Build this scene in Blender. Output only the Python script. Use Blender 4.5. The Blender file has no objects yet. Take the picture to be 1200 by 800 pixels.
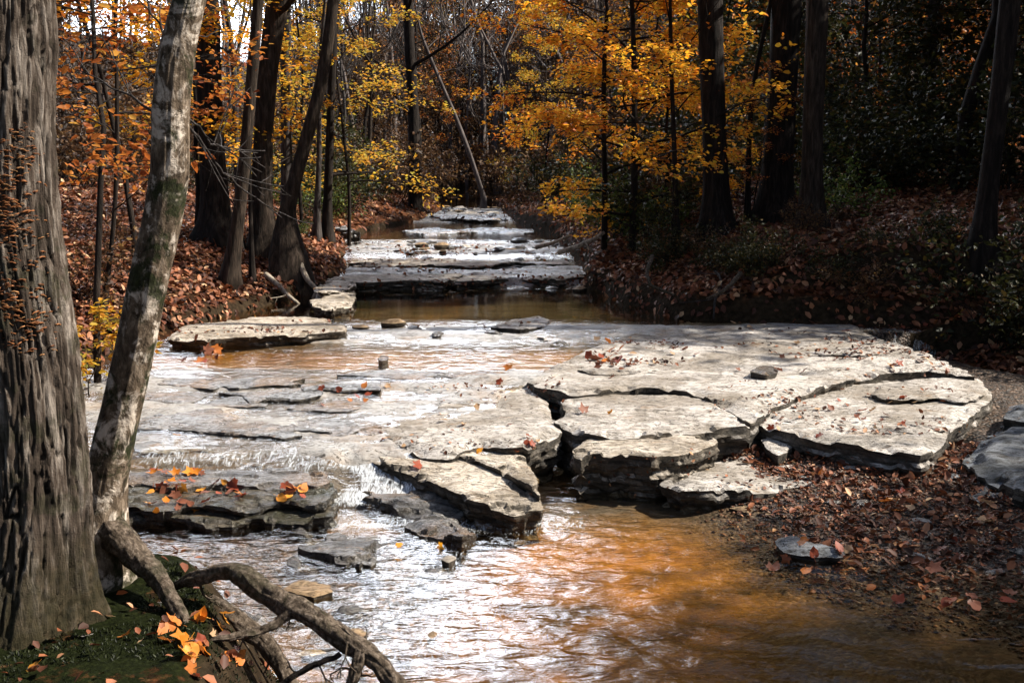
import bpy, math, random
import numpy as np
from mathutils import Vector, Matrix, geometry
from mathutils.bvhtree import BVHTree

random.seed(7)
scn = bpy.context.scene
COL = scn.collection
R = math.radians

# ------------------------------------------------------------------ camera model
PITCH = R(9.0); CAMZ = 1.8; FPX = 1167.0
FWD = np.array([0, math.cos(PITCH), -math.sin(PITCH)])
UPV = np.array([0, math.sin(PITCH), math.cos(PITCH)])
CAM = np.array([0.0, 0.0, CAMZ])
def ray(u, v):
    return np.array([1.0, 0, 0])*((u-600)/FPX) + UPV*((400-v)/FPX) + FWD
def at_z(u, v, z):
    d = ray(u, v); return CAM + d*((z-CAMZ)/d[2])
def at_y(u, v, y):
    d = ray(u, v); return CAM + d*(y/d[1])
def depth_of(p):
    return float(np.dot(np.asarray(p)-CAM, FWD))

# ------------------------------------------------------------------ noise
def _h(ix, iy, iz, seed):
    h = (ix.astype(np.int64)*374761393 + iy.astype(np.int64)*668265263 + iz.astype(np.int64)*2147483647 + seed*1274126177) & 0xffffffff
    h = ((h ^ (h >> 13))*1274126177) & 0xffffffff
    h = ((h ^ (h >> 15))*2246822519) & 0xffffffff
    h = h ^ (h >> 16)
    return h.astype(np.float64)/4294967295.0
def vnoise(x, y, z=0.0, seed=0):
    x, y, z = np.broadcast_arrays(np.asarray(x, float), np.asarray(y, float), np.asarray(z, float))
    ix, iy, iz = np.floor(x), np.floor(y), np.floor(z)
    fx, fy, fz = x-ix, y-iy, z-iz
    fx = fx*fx*(3-2*fx); fy = fy*fy*(3-2*fy); fz = fz*fz*(3-2*fz)
    def c(a, b, d): return _h(ix+a, iy+b, iz+d, seed)
    l = lambda a, b, t: a+(b-a)*t
    return 2*l(l(l(c(0,0,0), c(1,0,0), fx), l(c(0,1,0), c(1,1,0), fx), fy),
               l(l(c(0,0,1), c(1,0,1), fx), l(c(0,1,1), c(1,1,1), fx), fy), fz)-1
def fbm(x, y, z=0.0, o=4, seed=0, gain=.5):
    s = 0; a = 1.0; n = 0
    x = np.asarray(x, float); y = np.asarray(y, float); z = np.asarray(z, float)
    for i in range(o):
        s = s+a*vnoise(x, y, z, seed+i*17); n += a
        x = x*2.03+3.1; y = y*2.03+1.7; z = z*2.03+5.3; a *= gain
    return s/n
def ss(t):
    t = np.clip(t, 0, 1); return t*t*(3-2*t)

# ------------------------------------------------------------------ mesh helpers
class MB:
    def __init__(s): s.v = []; s.q = []; s.t = []; s.n = 0
    def add(s, v, q=None, t=None):
        v = np.asarray(v, float).reshape(-1, 3); s.v.append(v)
        if q is not None and len(q): s.q.append(np.asarray(q, np.int64).reshape(-1, 4)+s.n)
        if t is not None and len(t): s.t.append(np.asarray(t, np.int64).reshape(-1, 3)+s.n)
        s.n += len(v)
    def tube(s, P, rad, k=6, cap=True, disp=None):
        P = np.asarray(P, float); n = len(P); rad = np.broadcast_to(np.asarray(rad, float), (n,))
        T = np.gradient(P, axis=0); T /= np.linalg.norm(T, axis=1, keepdims=True)+1e-9
        a = np.array([1.0, 0, 0]) if abs(T[0][0]) < .9 else np.array([0, 1.0, 0])
        N = np.zeros((n, 3)); x = a-T[0]*a.dot(T[0]); N[0] = x/np.linalg.norm(x)
        for i in range(1, n):
            x = N[i-1]-T[i]*N[i-1].dot(T[i]); N[i] = x/(np.linalg.norm(x)+1e-9)
        B = np.cross(T, N)
        th = np.arange(k)/k*2*math.pi
        rr = np.repeat(rad[:, None], k, 1)
        if disp is not None: rr = disp(P, th, rr)
        V = P[:, None]+rr[..., None]*(np.cos(th)[None, :, None]*N[:, None]+np.sin(th)[None, :, None]*B[:, None])
        V = V.reshape(-1, 3)
        i = np.arange(n-1)[:, None]*k; j = np.arange(k)[None, :]; j2 = (j+1) % k
        Q = np.stack([i+j, i+j2, i+k+j2, i+k+j], -1).reshape(-1, 4)
        Tt = []
        if cap:
            V = np.vstack([V, P[:1], P[-1:]])
            a0 = n*k; b0 = n*k+1
            jj = np.arange(k); kk = (jj+1) % k
            Tt = np.vstack([np.stack([np.full(k, a0), kk, jj], -1), np.stack([np.full(k, b0), (n-1)*k+jj, (n-1)*k+kk], -1)])
        s.add(V, Q, Tt)
    def mesh(s, name):
        v = np.vstack(s.v); q = np.vstack(s.q) if s.q else np.zeros((0, 4), int); t = np.vstack(s.t) if s.t else np.zeros((0, 3), int)
        me = bpy.data.meshes.new(name)
        me.vertices.add(len(v)); me.vertices.foreach_set('co', v.ravel())
        nl = len(q)*4+len(t)*3
        me.loops.add(nl); me.loops.foreach_set('vertex_index', np.concatenate([q.ravel(), t.ravel()]).astype(np.int32))
        me.polygons.add(len(q)+len(t))
        st = np.concatenate([np.arange(len(q))*4, len(q)*4+np.arange(len(t))*3]).astype(np.int32)
        me.polygons.foreach_set('loop_start', st)
        me.update(calc_edges=True); me.validate()
        return me
    def obj(s, name, mat, parent=None, smooth=True, sharp=None):
        me = s.mesh(name); me.materials.append(mat)
        if smooth:
            me.polygons.foreach_set('use_smooth', np.ones(len(me.polygons), bool))
            if sharp: me.set_sharp_from_angle(angle=R(sharp))
        return link(name, me, parent)
def link(name, me, parent=None):
    o = bpy.data.objects.new(name, me); COL.objects.link(o)
    if parent: o.parent = parent
    return o
def empty(name, loc=(0, 0, 0), rz=0):
    o = bpy.data.objects.new(name, None); COL.objects.link(o); o.location = tuple(map(float, loc)); o.rotation_euler = (0, 0, rz)
    o.empty_display_size = .2
    return o
def tag(o, label=None, cat=None, group=None, kind=None):
    if label: o['label'] = label
    if cat: o['category'] = cat
    if group: o['group'] = group
    if kind: o['kind'] = kind
    return o
def copy_tree(o, parent=None):
    c = o.copy(); COL.objects.link(c)
    if parent: c.parent = parent
    for ch in list(KIDS.get(o.name, [])): copy_tree(ch, c)
    return c
KIDS = {}
def kids(root, *parts):
    KIDS.setdefault(root.name, []).extend(parts)

# ------------------------------------------------------------------ materials
def newmat(name):
    m = bpy.data.materials.new(name); m.use_nodes = True
    nt = m.node_tree; nt.nodes.clear()
    return m, nt
class NT:
    def __init__(s, nt): s.nt = nt
    def n(s, typ, **kw):
        x = s.nt.nodes.new(typ)
        for k, v in kw.items():
            if k.startswith('i_'):
                key = k[2:]
                key = int(key) if key.isdigit() else key.replace('_', ' ')
                if isinstance(v, bpy.types.NodeSocket): s.nt.links.new(v, x.inputs[key])
                else: x.inputs[key].default_value = v
            else: setattr(x, k, v)
        return x
    def l(s, a, b): s.nt.links.new(a, b)
    def ramp(s, fac, stops, interp='LINEAR'):
        r = s.nt.nodes.new('ShaderNodeValToRGB'); r.color_ramp.interpolation = interp
        e = r.color_ramp.elements
        while len(e) < len(stops): e.new(.5)
        for el, (p, c) in zip(e, stops):
            el.position = p; el.color = (*c, 1) if len(c) == 3 else c
        s.l(fac, r.inputs[0]); return r.outputs[0]
    def map(s, scale=(1, 1, 1), coord='Object'):
        tc = s.nt.nodes.new('ShaderNodeTexCoord'); mp = s.nt.nodes.new('ShaderNodeMapping')
        mp.inputs['Scale'].default_value = scale; s.l(tc.outputs[coord], mp.inputs[0]); return mp.outputs[0]
    def noise(s, vec, scale=5, detail=5, rough=.55, dist=0):
        x = s.nt.nodes.new('ShaderNodeTexNoise'); s.l(vec, x.inputs['Vector'])
        x.inputs['Scale'].default_value = scale; x.inputs['Detail'].default_value = detail; x.inputs['Roughness'].default_value = rough
        x.inputs['Distortion'].default_value = dist
        return x.outputs['Fac']
    def mix(s, fac, a, b, mode='MIX'):
        x = s.nt.nodes.new('ShaderNodeMix'); x.data_type = 'RGBA'; x.blend_type = mode
        for k, v in ((0, fac), (6, a), (7, b)):
            if isinstance(v, bpy.types.NodeSocket): s.l(v, x.inputs[k])
            else: x.inputs[k].default_value = v if k == 0 else (*v, 1)
        return x.outputs[2]
    def math(s, op, a, b=0.0, clamp=False):
        x = s.nt.nodes.new('ShaderNodeMath'); x.operation = op; x.use_clamp = clamp
        for k, v in ((0, a), (1, b)):
            if isinstance(v, bpy.types.NodeSocket): s.l(v, x.inputs[k])
            else: x.inputs[k].default_value = v
        return x.outputs[0]
    def rng(s, v, a, b, c=0., d=1.):
        x = s.nt.nodes.new('ShaderNodeMapRange'); s.l(v, x.inputs[0])
        for k, q in zip((1, 2, 3, 4), (a, b, c, d)): x.inputs[k].default_value = q
        return x.outputs[0]
    def bump(s, h, strength=.5, dist=.02, normal=None):
        x = s.nt.nodes.new('ShaderNodeBump'); x.inputs['Strength'].default_value = strength; x.inputs['Distance'].default_value = dist
        s.l(h, x.inputs['Height'])
        if normal: s.l(normal, x.inputs['Normal'])
        return x.outputs[0]
    def attr(s, name):
        x = s.nt.nodes.new('ShaderNodeAttribute'); x.attribute_name = name; return x.outputs['Fac']
    def principled(s, col, rough=.8, normal=None, spec=.3):
        p = s.nt.nodes.new('ShaderNodeBsdfPrincipled')
        for k, v in (('Base Color', col), ('Roughness', rough), ('Specular IOR Level', spec)):
            if isinstance(v, bpy.types.NodeSocket): s.l(v, p.inputs[k])
            else: p.inputs[k].default_value = v if not isinstance(v, tuple) else (*v, 1)
        if normal: s.l(normal, p.inputs['Normal'])
        return p.outputs[0]
    def out(s, sh):
        o = s.nt.nodes.new('ShaderNodeOutputMaterial'); s.l(sh, o.inputs[0])

def terrace(g, v, n, cuts):
    a = g.math('MULTIPLY', n, cuts); f = g.math('FRACT', a)
    st = g.rng(f, .44, .52)
    h = g.math('ADD', g.math('FLOOR', a), st)
    line = g.rng(g.math('ABSOLUTE', g.math('SUBTRACT', f, .46)), .075, .02)
    return h, line
def rock_mat(name, pale, mid, dark, wet=False, stain=(.16, .09, .04), stain_amt=.5):
    m, nt = newmat(name); g = NT(nt)
    v = g.map((1, 1, 1)); vb = g.map((.8, 2.0, 6))
    vs = g.map((1, 1, 7))
    big = g.noise(v, 1.5, 5, .62, .5)
    med = g.noise(v, 8, 7, .68, .7)
    bed_ = g.noise(vb, 1.5, 6, .60, .5)
    lay = g.noise(vs, 5, 6, .68, .4)
    th, tl = terrace(g, v, bed_, 13)
    brk = g.rng(g.noise(v, 3.1, 3, .6), .38, .52)
    col = g.ramp(g.math('ADD', g.math('MULTIPLY', med, .6), g.math('MULTIPLY', bed_, .4)), [(.34, dark), (.43, mid), (.52, pale), (.68, tuple(min(1, c*1.2) for c in pale))])
    pits = g.rng(g.noise(g.map((1, 2.2, 1)), 26, 5, .74), .36, .48)
    col = g.mix(g.math('MULTIPLY', g.math('SUBTRACT', 1.0, pits), .7), col, dark)
    col = g.mix(g.math('MULTIPLY', g.rng(big, .46, .60), stain_amt), col, stain)
    col = g.mix(g.math('MULTIPLY', g.rng(g.noise(v, 2.6, 6, .7, .3), .54, .62), .7), col, tuple(c*.55 for c in mid))
    col = g.mix(g.math('MULTIPLY', g.rng(g.noise(g.map((1, 1.7, 1)), 4.3, 6, .72, .6), .60, .66), .5), col, (.24, .13, .05))
    col = g.mix(g.math('MULTIPLY', g.math('MULTIPLY', tl, brk), .8), col, (.035, .026, .018))
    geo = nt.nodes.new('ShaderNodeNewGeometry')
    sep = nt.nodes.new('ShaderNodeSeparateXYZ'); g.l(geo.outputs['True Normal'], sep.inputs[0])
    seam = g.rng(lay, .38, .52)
    side = g.rng(sep.outputs['Z'], .80, .45)       # painted shade mixed with damp lichen tone darkens the broken edges
    crust_shade = g.ramp(g.noise(v, 14, 6, .7), [(.35, (.012, .010, .007)), (.52, (.05, .04, .028)), (.72, (.17, .14, .105))])
    col = g.mix(g.math('MULTIPLY', side, .86), col, crust_shade)
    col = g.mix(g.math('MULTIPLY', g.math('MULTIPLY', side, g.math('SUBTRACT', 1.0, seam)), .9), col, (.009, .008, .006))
    hgt = g.math('ADD', g.math('MULTIPLY', med, .7), g.math('ADD', g.math('MULTIPLY', g.noise(v, 70, 5, .7), .25), g.math('MULTIPLY', g.math('MULTIPLY', lay, side), 1.3)))
    hgt = g.math('ADD', hgt, g.math('MULTIPLY', pits, .25))
    nb = g.bump(th, 1.0, .016)
    nb = g.bump(hgt, .85, .022, nb)
    rough = .25 if wet else .8
    g.out(g.principled(col, rough, nb, .5 if wet else .25))
    return m
M = {}
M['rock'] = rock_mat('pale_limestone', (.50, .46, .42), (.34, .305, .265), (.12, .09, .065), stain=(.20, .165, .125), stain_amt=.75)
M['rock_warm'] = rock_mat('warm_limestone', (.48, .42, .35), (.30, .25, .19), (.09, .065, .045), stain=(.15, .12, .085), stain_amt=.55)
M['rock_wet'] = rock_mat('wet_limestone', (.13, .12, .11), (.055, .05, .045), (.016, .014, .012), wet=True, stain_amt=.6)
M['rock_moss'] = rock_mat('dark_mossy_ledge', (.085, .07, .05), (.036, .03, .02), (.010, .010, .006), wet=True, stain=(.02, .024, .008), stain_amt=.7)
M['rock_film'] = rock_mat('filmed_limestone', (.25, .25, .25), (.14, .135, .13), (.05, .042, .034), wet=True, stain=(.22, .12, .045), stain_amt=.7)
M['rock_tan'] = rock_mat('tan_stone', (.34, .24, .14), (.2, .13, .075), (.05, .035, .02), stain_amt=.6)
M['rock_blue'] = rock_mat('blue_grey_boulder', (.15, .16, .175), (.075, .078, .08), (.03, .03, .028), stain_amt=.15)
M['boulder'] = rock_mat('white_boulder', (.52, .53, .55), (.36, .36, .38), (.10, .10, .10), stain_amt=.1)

def bed_mat():
    m, nt = newmat('creek_bed_rock'); g = NT(nt)
    v = g.map((1, 1, 1)); vy = g.map((1.0, 3.2, 1))
    med = g.noise(v, 7, 7, .65, .8)
    strk = g.noise(vy, 3.2, 6, .62, 1.0)
    dry = g.ramp(med, [(.30, (.12, .10, .08)), (.46, (.30, .285, .265)), (.75, (.42, .40, .375))])
    th, tl = terrace(g, v, strk, 10)
    seam = g.math('SUBTRACT', 1.0, g.math('MULTIPLY', g.math('MULTIPLY', tl, g.math('SUBTRACT', 1.0, g.attr('pool'))), g.rng(med, .38, .55)))
    dry = g.mix(g.math('SUBTRACT', 1.0, seam), dry, (.05, .038, .028))
    orange = g.ramp(g.math('ADD', g.math('MULTIPLY', g.noise(v, 13, 6, .65), .55), g.math('MULTIPLY', g.noise(v, 1.9, 3, .5), .45)), [(.30, (.05, .026, .006)), (.44, (.24, .115, .018)), (.6, (.42, .215, .036)), (.8, (.50, .30, .08))])
    pool = g.attr('pool')
    patch = g.rng(g.noise(v, 2.4, 4, .6), .50, .64)
    f = g.math('MAXIMUM', pool, g.math('MULTIPLY', patch, .30), True)
    dry = g.mix(g.attr('wet'), dry, g.mix(1.0, dry, (.36, .33, .31), 'MULTIPLY'))
    col = g.mix(f, dry, orange)
    col = g.mix(g.attr('silt_shade'), col, g.ramp(med, [(.3, (.010, .007, .004)), (.6, (.042, .024, .010)), (.8, (.08, .045, .018))]))
    grav = g.attr('gravel')
    peb = nt.nodes.new('ShaderNodeTexVoronoi'); g.l(v, peb.inputs['Vector']); peb.inputs['Scale'].default_value = 42
    sep = nt.nodes.new('ShaderNodeSeparateColor'); g.l(peb.outputs['Color'], sep.inputs[0])
    pc = g.ramp(sep.outputs[0], [(0, (.010, .008, .006)), (.4, (.032, .02, .012)), (.75, (.08, .045, .025)), (1, (.20, .14, .10))])
    col = g.mix(grav, col, pc)
    hgt = g.math('ADD', g.math('MULTIPLY', med, .5), g.math('ADD', g.math('MULTIPLY', g.noise(v, 55, 5, .7), .2), g.math('MULTIPLY', seam, .45)))
    hgt = g.math('SUBTRACT', hgt, g.math('MULTIPLY', g.math('MULTIPLY', peb.outputs['Distance'], grav), 1.2))
    g.out(g.principled(col, .55, g.bump(hgt, .8, .02, g.bump(th, .9, .010)), .35))
    return m
M['bed'] = bed_mat()

def ground_mat():
    m, nt = newmat('forest_floor'); g = NT(nt)
    v = g.map((1, 1, 1))
    vor = nt.nodes.new('ShaderNodeTexVoronoi'); g.l(v, vor.inputs['Vector']); vor.inputs['Scale'].default_value = 19
    vor.inputs['Randomness'].default_value = 1
    sep = nt.nodes.new('ShaderNodeSeparateColor'); g.l(vor.outputs['Color'], sep.inputs[0])
    leafc = g.ramp(sep.outputs[0], [(0, (.015, .007, .004)), (.4, (.045, .016, .007)), (.7, (.10, .035, .015)), (.9, (.18, .07, .03)), (1, (.26, .14, .07))])
    soil = g.ramp(g.noise(v, 18, 5), [(.3, (.012, .009, .006)), (.7, (.05, .034, .02))])
    col = g.mix(g.rng(g.noise(v, 1.3, 5, .65), .36, .52), soil, leafc)
    moss = g.attr('moss')
    mossc = g.ramp(g.noise(v, 60, 4, .7), [(.3, (.004, .005, .002)), (.55, (.010, .013, .004)), (.8, (.026, .03, .01))])
    mf = g.math('MULTIPLY', moss, g.rng(g.noise(v, 9, 5, .65), .30, .44))
    col = g.mix(mf, col, mossc)
    und = g.attr('earth')
    col = g.mix(und, col, soil)
    hgt = g.math('ADD', g.noise(v, 26, 6, .7), g.math('MULTIPLY', vor.outputs['Distance'], .6))
    g.out(g.principled(col, .95, g.bump(hgt, .9, .03), .03))
    return m
M['ground'] = ground_mat()

def water_mat():
    m, nt = newmat('creek_water'); g = NT(nt)
    v = g.map((1, 1, 1)); va = g.map((1.0, 1.9, 1)); vd = nt.nodes.new('ShaderNodeMapping'); vd.inputs['Rotation'].default_value = (0, 0, .35); g.l(va, vd.inputs[0])
    n1 = g.noise(vd.outputs[0], 6.5, 1.5, .45, .7); n2 = g.noise(va, 23, 2, .5, .5)
    calm = g.attr('calm')
    hh = g.math('ADD', g.math('MULTIPLY', n1, 1.0), g.math('MULTIPLY', n2, .20))
    nb_ = nt.nodes.new('ShaderNodeBump'); nb_.inputs['Distance'].default_value = .022
    g.l(hh, nb_.inputs['Height']); g.l(g.ramp(calm, [(0, (.85,)*3), (.55, (.5,)*3), (.80, (.30,)*3), (.93, (.03,)*3)]), nb_.inputs['Strength'])
    nb = nb_.outputs[0]
    fr = nt.nodes.new('ShaderNodeFresnel'); g.l(g.rng(nt.nodes.new('ShaderNodeNewGeometry').outputs['Backfacing'], 0, 1, 1.45, 1/1.45), fr.inputs['IOR']); g.l(nb, fr.inputs['Normal'])
    dep = g.attr('depth')
    tint = g.ramp(g.rng(dep, 0, .3), [(0, (.97, .94, .88)), (.4, (.84, .70, .44)), (1, (.46, .32, .14))])
    tr = nt.nodes.new('ShaderNodeBsdfTransparent'); g.l(tint, tr.inputs[0])
    gl = nt.nodes.new('ShaderNodeBsdfGlossy'); gl.inputs['Roughness'].default_value = .035; gl.inputs['Color'].default_value = (1, 1, 1, 1); g.l(nb, gl.inputs['Normal'])
    mx = nt.nodes.new('ShaderNodeMixShader'); g.l(fr.outputs[0], mx.inputs[0]); g.l(tr.outputs[0], mx.inputs[1]); g.l(gl.outputs[0], mx.inputs[2])
    # aerated water
    foam = g.attr('foam')
    vf = g.map((3.0, .8, .8))
    fn = g.noise(vf, 16, 7, .72, 1.2)
    thr = g.math('SUBTRACT', 1.0, foam)
    ff = g.rng(g.math('SUBTRACT', fn, g.math('ADD', g.math('MULTIPLY', thr, .5), .25)), 0, .30)
    fd = nt.nodes.new('ShaderNodeBsdfPrincipled'); fd.inputs['Base Color'].default_value = (.78, .82, .86, 1); fd.inputs['Roughness'].default_value = .35
    g.l(nb, fd.inputs['Normal'])
    m2 = nt.nodes.new('ShaderNodeMixShader'); g.l(g.math('MULTIPLY', ff, .9, True), m2.inputs[0]); g.l(mx.outputs[0], m2.inputs[1]); g.l(fd.outputs[0], m2.inputs[2])
    g.out(m2.outputs[0])
    return m
M['water'] = water_mat()

def bark_mat(name, dark, mid, light, scale=6, stretch=.18, moss=0., strength=.9, patch=0., patchc=(.5, .46, .4), dist=.03, foot=0., furrow=False):
    m, nt = newmat(name); g = NT(nt)
    v = g.map((1, 1, stretch)); vo = g.map((1, 1, 1))
    n = g.noise(v, scale*3, 7, .65, .4)
    col = g.ramp(n, [(.32, dark), (.5, mid), (.72, light)])
    if patch:
        p = g.rng(g.math('ADD', g.noise(vo, scale*.9, 6, .7, .8), g.math('MULTIPLY', n, .25)), .73-patch*.1, .83-patch*.1)
        col = g.mix(p, col, patchc)
    if moss:
        p = g.rng(g.noise(vo, 5.5, 6, .68, .5), .52, .58)
        mc = g.ramp(g.noise(vo, 60, 3), [(.3, (.008, .01, .004)), (.7, (.03, .036, .012))])
        col = g.mix(g.math('MULTIPLY', p, moss), col, mc)
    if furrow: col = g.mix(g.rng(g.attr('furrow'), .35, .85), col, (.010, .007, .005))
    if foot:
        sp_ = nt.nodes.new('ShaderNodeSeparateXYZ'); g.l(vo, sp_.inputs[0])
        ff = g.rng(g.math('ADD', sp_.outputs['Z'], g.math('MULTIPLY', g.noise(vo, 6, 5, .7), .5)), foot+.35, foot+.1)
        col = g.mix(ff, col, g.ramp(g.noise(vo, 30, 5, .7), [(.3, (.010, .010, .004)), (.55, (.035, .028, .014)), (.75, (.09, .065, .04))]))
    h = g.math('ADD', n, g.math('MULTIPLY', g.noise(vo, scale*16, 4, .7), .3))
    g.out(g.principled(col, .9, g.bump(h, strength, dist), .15))
    return m
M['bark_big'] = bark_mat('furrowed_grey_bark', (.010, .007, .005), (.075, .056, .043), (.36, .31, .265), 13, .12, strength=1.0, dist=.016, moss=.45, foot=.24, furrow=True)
M['bark_pale'] = bark_mat('mottled_pale_bark', (.018, .013, .008), (.11, .08, .055), (.32, .25, .185), 12, .55, moss=.95, patch=1.0, patchc=(.58, .50, .42), strength=.9, dist=.012, foot=.10)
M['bark_root'] = bark_mat('root_bark', (.014, .010, .007), (.075, .056, .04), (.24, .19, .15), 22, .8, moss=.4, strength=.9, dist=.012)
M['bark_dark'] = bark_mat('dark_bark', (.005, .004, .003), (.016, .012, .010), (.045, .034, .027), 7, .16)
M['bark_brown'] = bark_mat('brown_bark', (.009, .007, .005), (.032, .023, .017), (.085, .062, .046), 8, .16)
M['bark_grey'] = bark_mat('grey_bark', (.014, .012, .011), (.045, .039, .036), (.11, .095, .09), 8, .2)
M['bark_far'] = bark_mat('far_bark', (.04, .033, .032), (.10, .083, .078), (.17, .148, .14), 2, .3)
M['log'] = bark_mat('bleached_wood', (.12, .09, .065), (.32, .27, .21), (.5, .44, .37), 9, .2)

def leaf_mat(name, stops, transl=.52, rough=.55):
    m, nt = newmat(name); g = NT(nt)
    geo = nt.nodes.new('ShaderNodeNewGeometry')
    col = g.ramp(geo.outputs['Random Per Island'], stops)
    p = g.principled(col, rough, None, .3)
    t = nt.nodes.new('ShaderNodeBsdfTranslucent'); g.l(col, t.inputs[0])
    mx = nt.nodes.new('ShaderNodeMixShader'); mx.inputs[0].default_value = transl; g.l(p, mx.inputs[1]); g.l(t.outputs[0], mx.inputs[2])
    g.out(mx.outputs[0]); return m
M['l_orange'] = leaf_mat('orange_leaf', [(0, (.50, .11, .012)), (.3, (.70, .23, .02)), (.65, (.82, .36, .03)), (1, (.78, .46, .05))])
M['l_yellow'] = leaf_mat('yellow_leaf', [(0, (.74, .24, .02)), (.35, (.84, .38, .025)), (.75, (.88, .50, .04)), (1, (.56, .42, .05))])
M['l_gold'] = leaf_mat('gold_leaf', [(0, (.50, .20, .02)), (.4, (.64, .34, .03)), (.8, (.52, .38, .05)), (1, (.22, .22, .04))])
M['l_rust'] = leaf_mat('rust_leaf', [(0, (.20, .05, .015)), (.4, (.36, .10, .02)), (.8, (.50, .19, .035)), (1, (.55, .30, .06))])
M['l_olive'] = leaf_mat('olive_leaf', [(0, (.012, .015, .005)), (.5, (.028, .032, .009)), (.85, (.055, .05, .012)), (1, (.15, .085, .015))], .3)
M['l_dull'] = leaf_mat('dull_brown_leaf', [(0, (.035, .018, .010)), (.5, (.085, .042, .02)), (.85, (.15, .075, .03)), (1, (.22, .13, .04))], .3)
M['l_green'] = leaf_mat('green_leaf', [(0, (.03, .05, .010)), (.5, (.07, .10, .018)), (.9, (.12, .15, .03)), (1, (.30, .24, .04))], .35)
M['l_litter'] = leaf_mat('dead_leaf', [(0, (.03, .011, .005)), (.3, (.085, .026, .011)), (.6, (.18, .055, .022)), (.82, (.29, .105, .045)), (.94, (.42, .21, .11)), (1, (.55, .36, .2))], .12, .6)
M['l_amber'] = leaf_mat('amber_leaf', [(0, (.62, .24, .03)), (1, (.70, .34, .06))], .25)
M['l_red'] = leaf_mat('red_leaf', [(0, (.24, .045, .022)), (1, (.34, .08, .03))], .25)
M['l_flame'] = leaf_mat('flame_leaf', [(0, (.46, .13, .025)), (1, (.56, .22, .045))], .25)
M['l_tan'] = leaf_mat('tan_leaf', [(0, (.40, .24, .13)), (1, (.5, .34, .2))], .2)
M['l_brown'] = leaf_mat('brown_leaf', [(0, (.16, .055, .03)), (1, (.26, .09, .045))], .15)
M['l_white'] = leaf_mat('bleached_leaf', [(0, (.6, .55, .5)), (1, (.7, .66, .6))], .2)
M['fungus'] = leaf_mat('bracket_fungus_skin', [(0, (.12, .04, .014)), (.6, (.27, .10, .032)), (1, (.42, .22, .09))], .05, .7)
M['pebble'] = leaf_mat('pebble_stone', [(0, (.012, .007, .005)), (.45, (.045, .02, .011)), (.75, (.11, .045, .022)), (.95, (.20, .10, .055)), (1, (.36, .3, .25))], 0., .5)
M['mossblade'] = leaf_mat('moss_blade', [(0, (.004, .006, .002)), (.6, (.012, .017, .005)), (1, (.04, .048, .014))], .2)

# ------------------------------------------------------------------ terrain
LYk = [-3, 2, 2.8, 3.4, 4.2, 5, 6, 7, 8, 9.5, 10, 12, 13.5, 15, 17, 19, 23, 28, 34, 45, 60]
LXk = [-.3, -.36, -.50, -.74, -1.46, -2.35, -2.9, -3.3, -3.5, -3.35, -3.2, -2.75, -2.45, -2.5, -2.8, -3.1, -3.15, -2.5, -2.35, -3.2, -7]
RYk = [-3, 2, 4, 6, 7, 8, 9, 9.9, 10.35, 12, 13.5, 14.2, 17, 20, 23, 28, 34, 45, 60]
RXk = [3.0, 3.2, 3.7, 4.1, 4.5, 4.6, 4.3, 3.9, 1.75, 1.3, .95, 1.05, .95, .85, .55, -.05, -.35, -1.2, -5]
def Ledge(y): return np.interp(y, LYk, LXk)+.13*fbm(np.asarray(y)*1.4, 7.7, seed=3)
def Redge(y): return np.interp(y, RYk, RXk)+.13*fbm(np.asarray(y)*1.3, 2.2, seed=4)
UPY = [5.8, 8, 9.2, 10.2, 13.85, 14.15, 16.5, 17, 19, 19.4, 22, 27, 29, 36, 45, 60]
UPZ = [.0, .10, .12, .17, .17, .285, .36, .43, .47, .52, .53, .57, .66, .75, .85, 1.0]
def Wlev(x, y):
    yl = 5.25+.10*fbm(x*2.3, 1.1, seed=5)
    t = (y-yl)/.62
    t = t+.16*fbm(x*3.1, y*2.0, o=3, seed=6)*ss(t*5)*ss((1.2-t)*4)
    led = .205*(.5*ss(t/.55)+.5*ss((t-.42)/.58))
    W = led+np.interp(y, UPY, UPZ)
    xd = np.interp(y, [5, 7.3, 7.6, 9, 9.75, 10.0], [-.1, -.1, .3, 1.3, 3.9, 20])
    s = ss((x-xd)/.18)*ss((10.1-y)/.1)
    return W*(1-s)
DY = [0, 3.5, 4.9, 5.35, 5.9, 8.0, 8.25, 9.0, 9.25, 10.05, 10.5, 13.5, 13.85, 14.3, 14.7, 15.7, 16.2, 16.8, 17.1, 19.3, 20, 26, 27, 35, 38, 60]
DD = [.16, .15, .10, .03, .008, .008, .075, .075, .0, .0, .16, .16, .0, -.03, -.012, -.008, .06, .05, -.004, .0, .13, .13, -.005, -.005, .15, .15]
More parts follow.
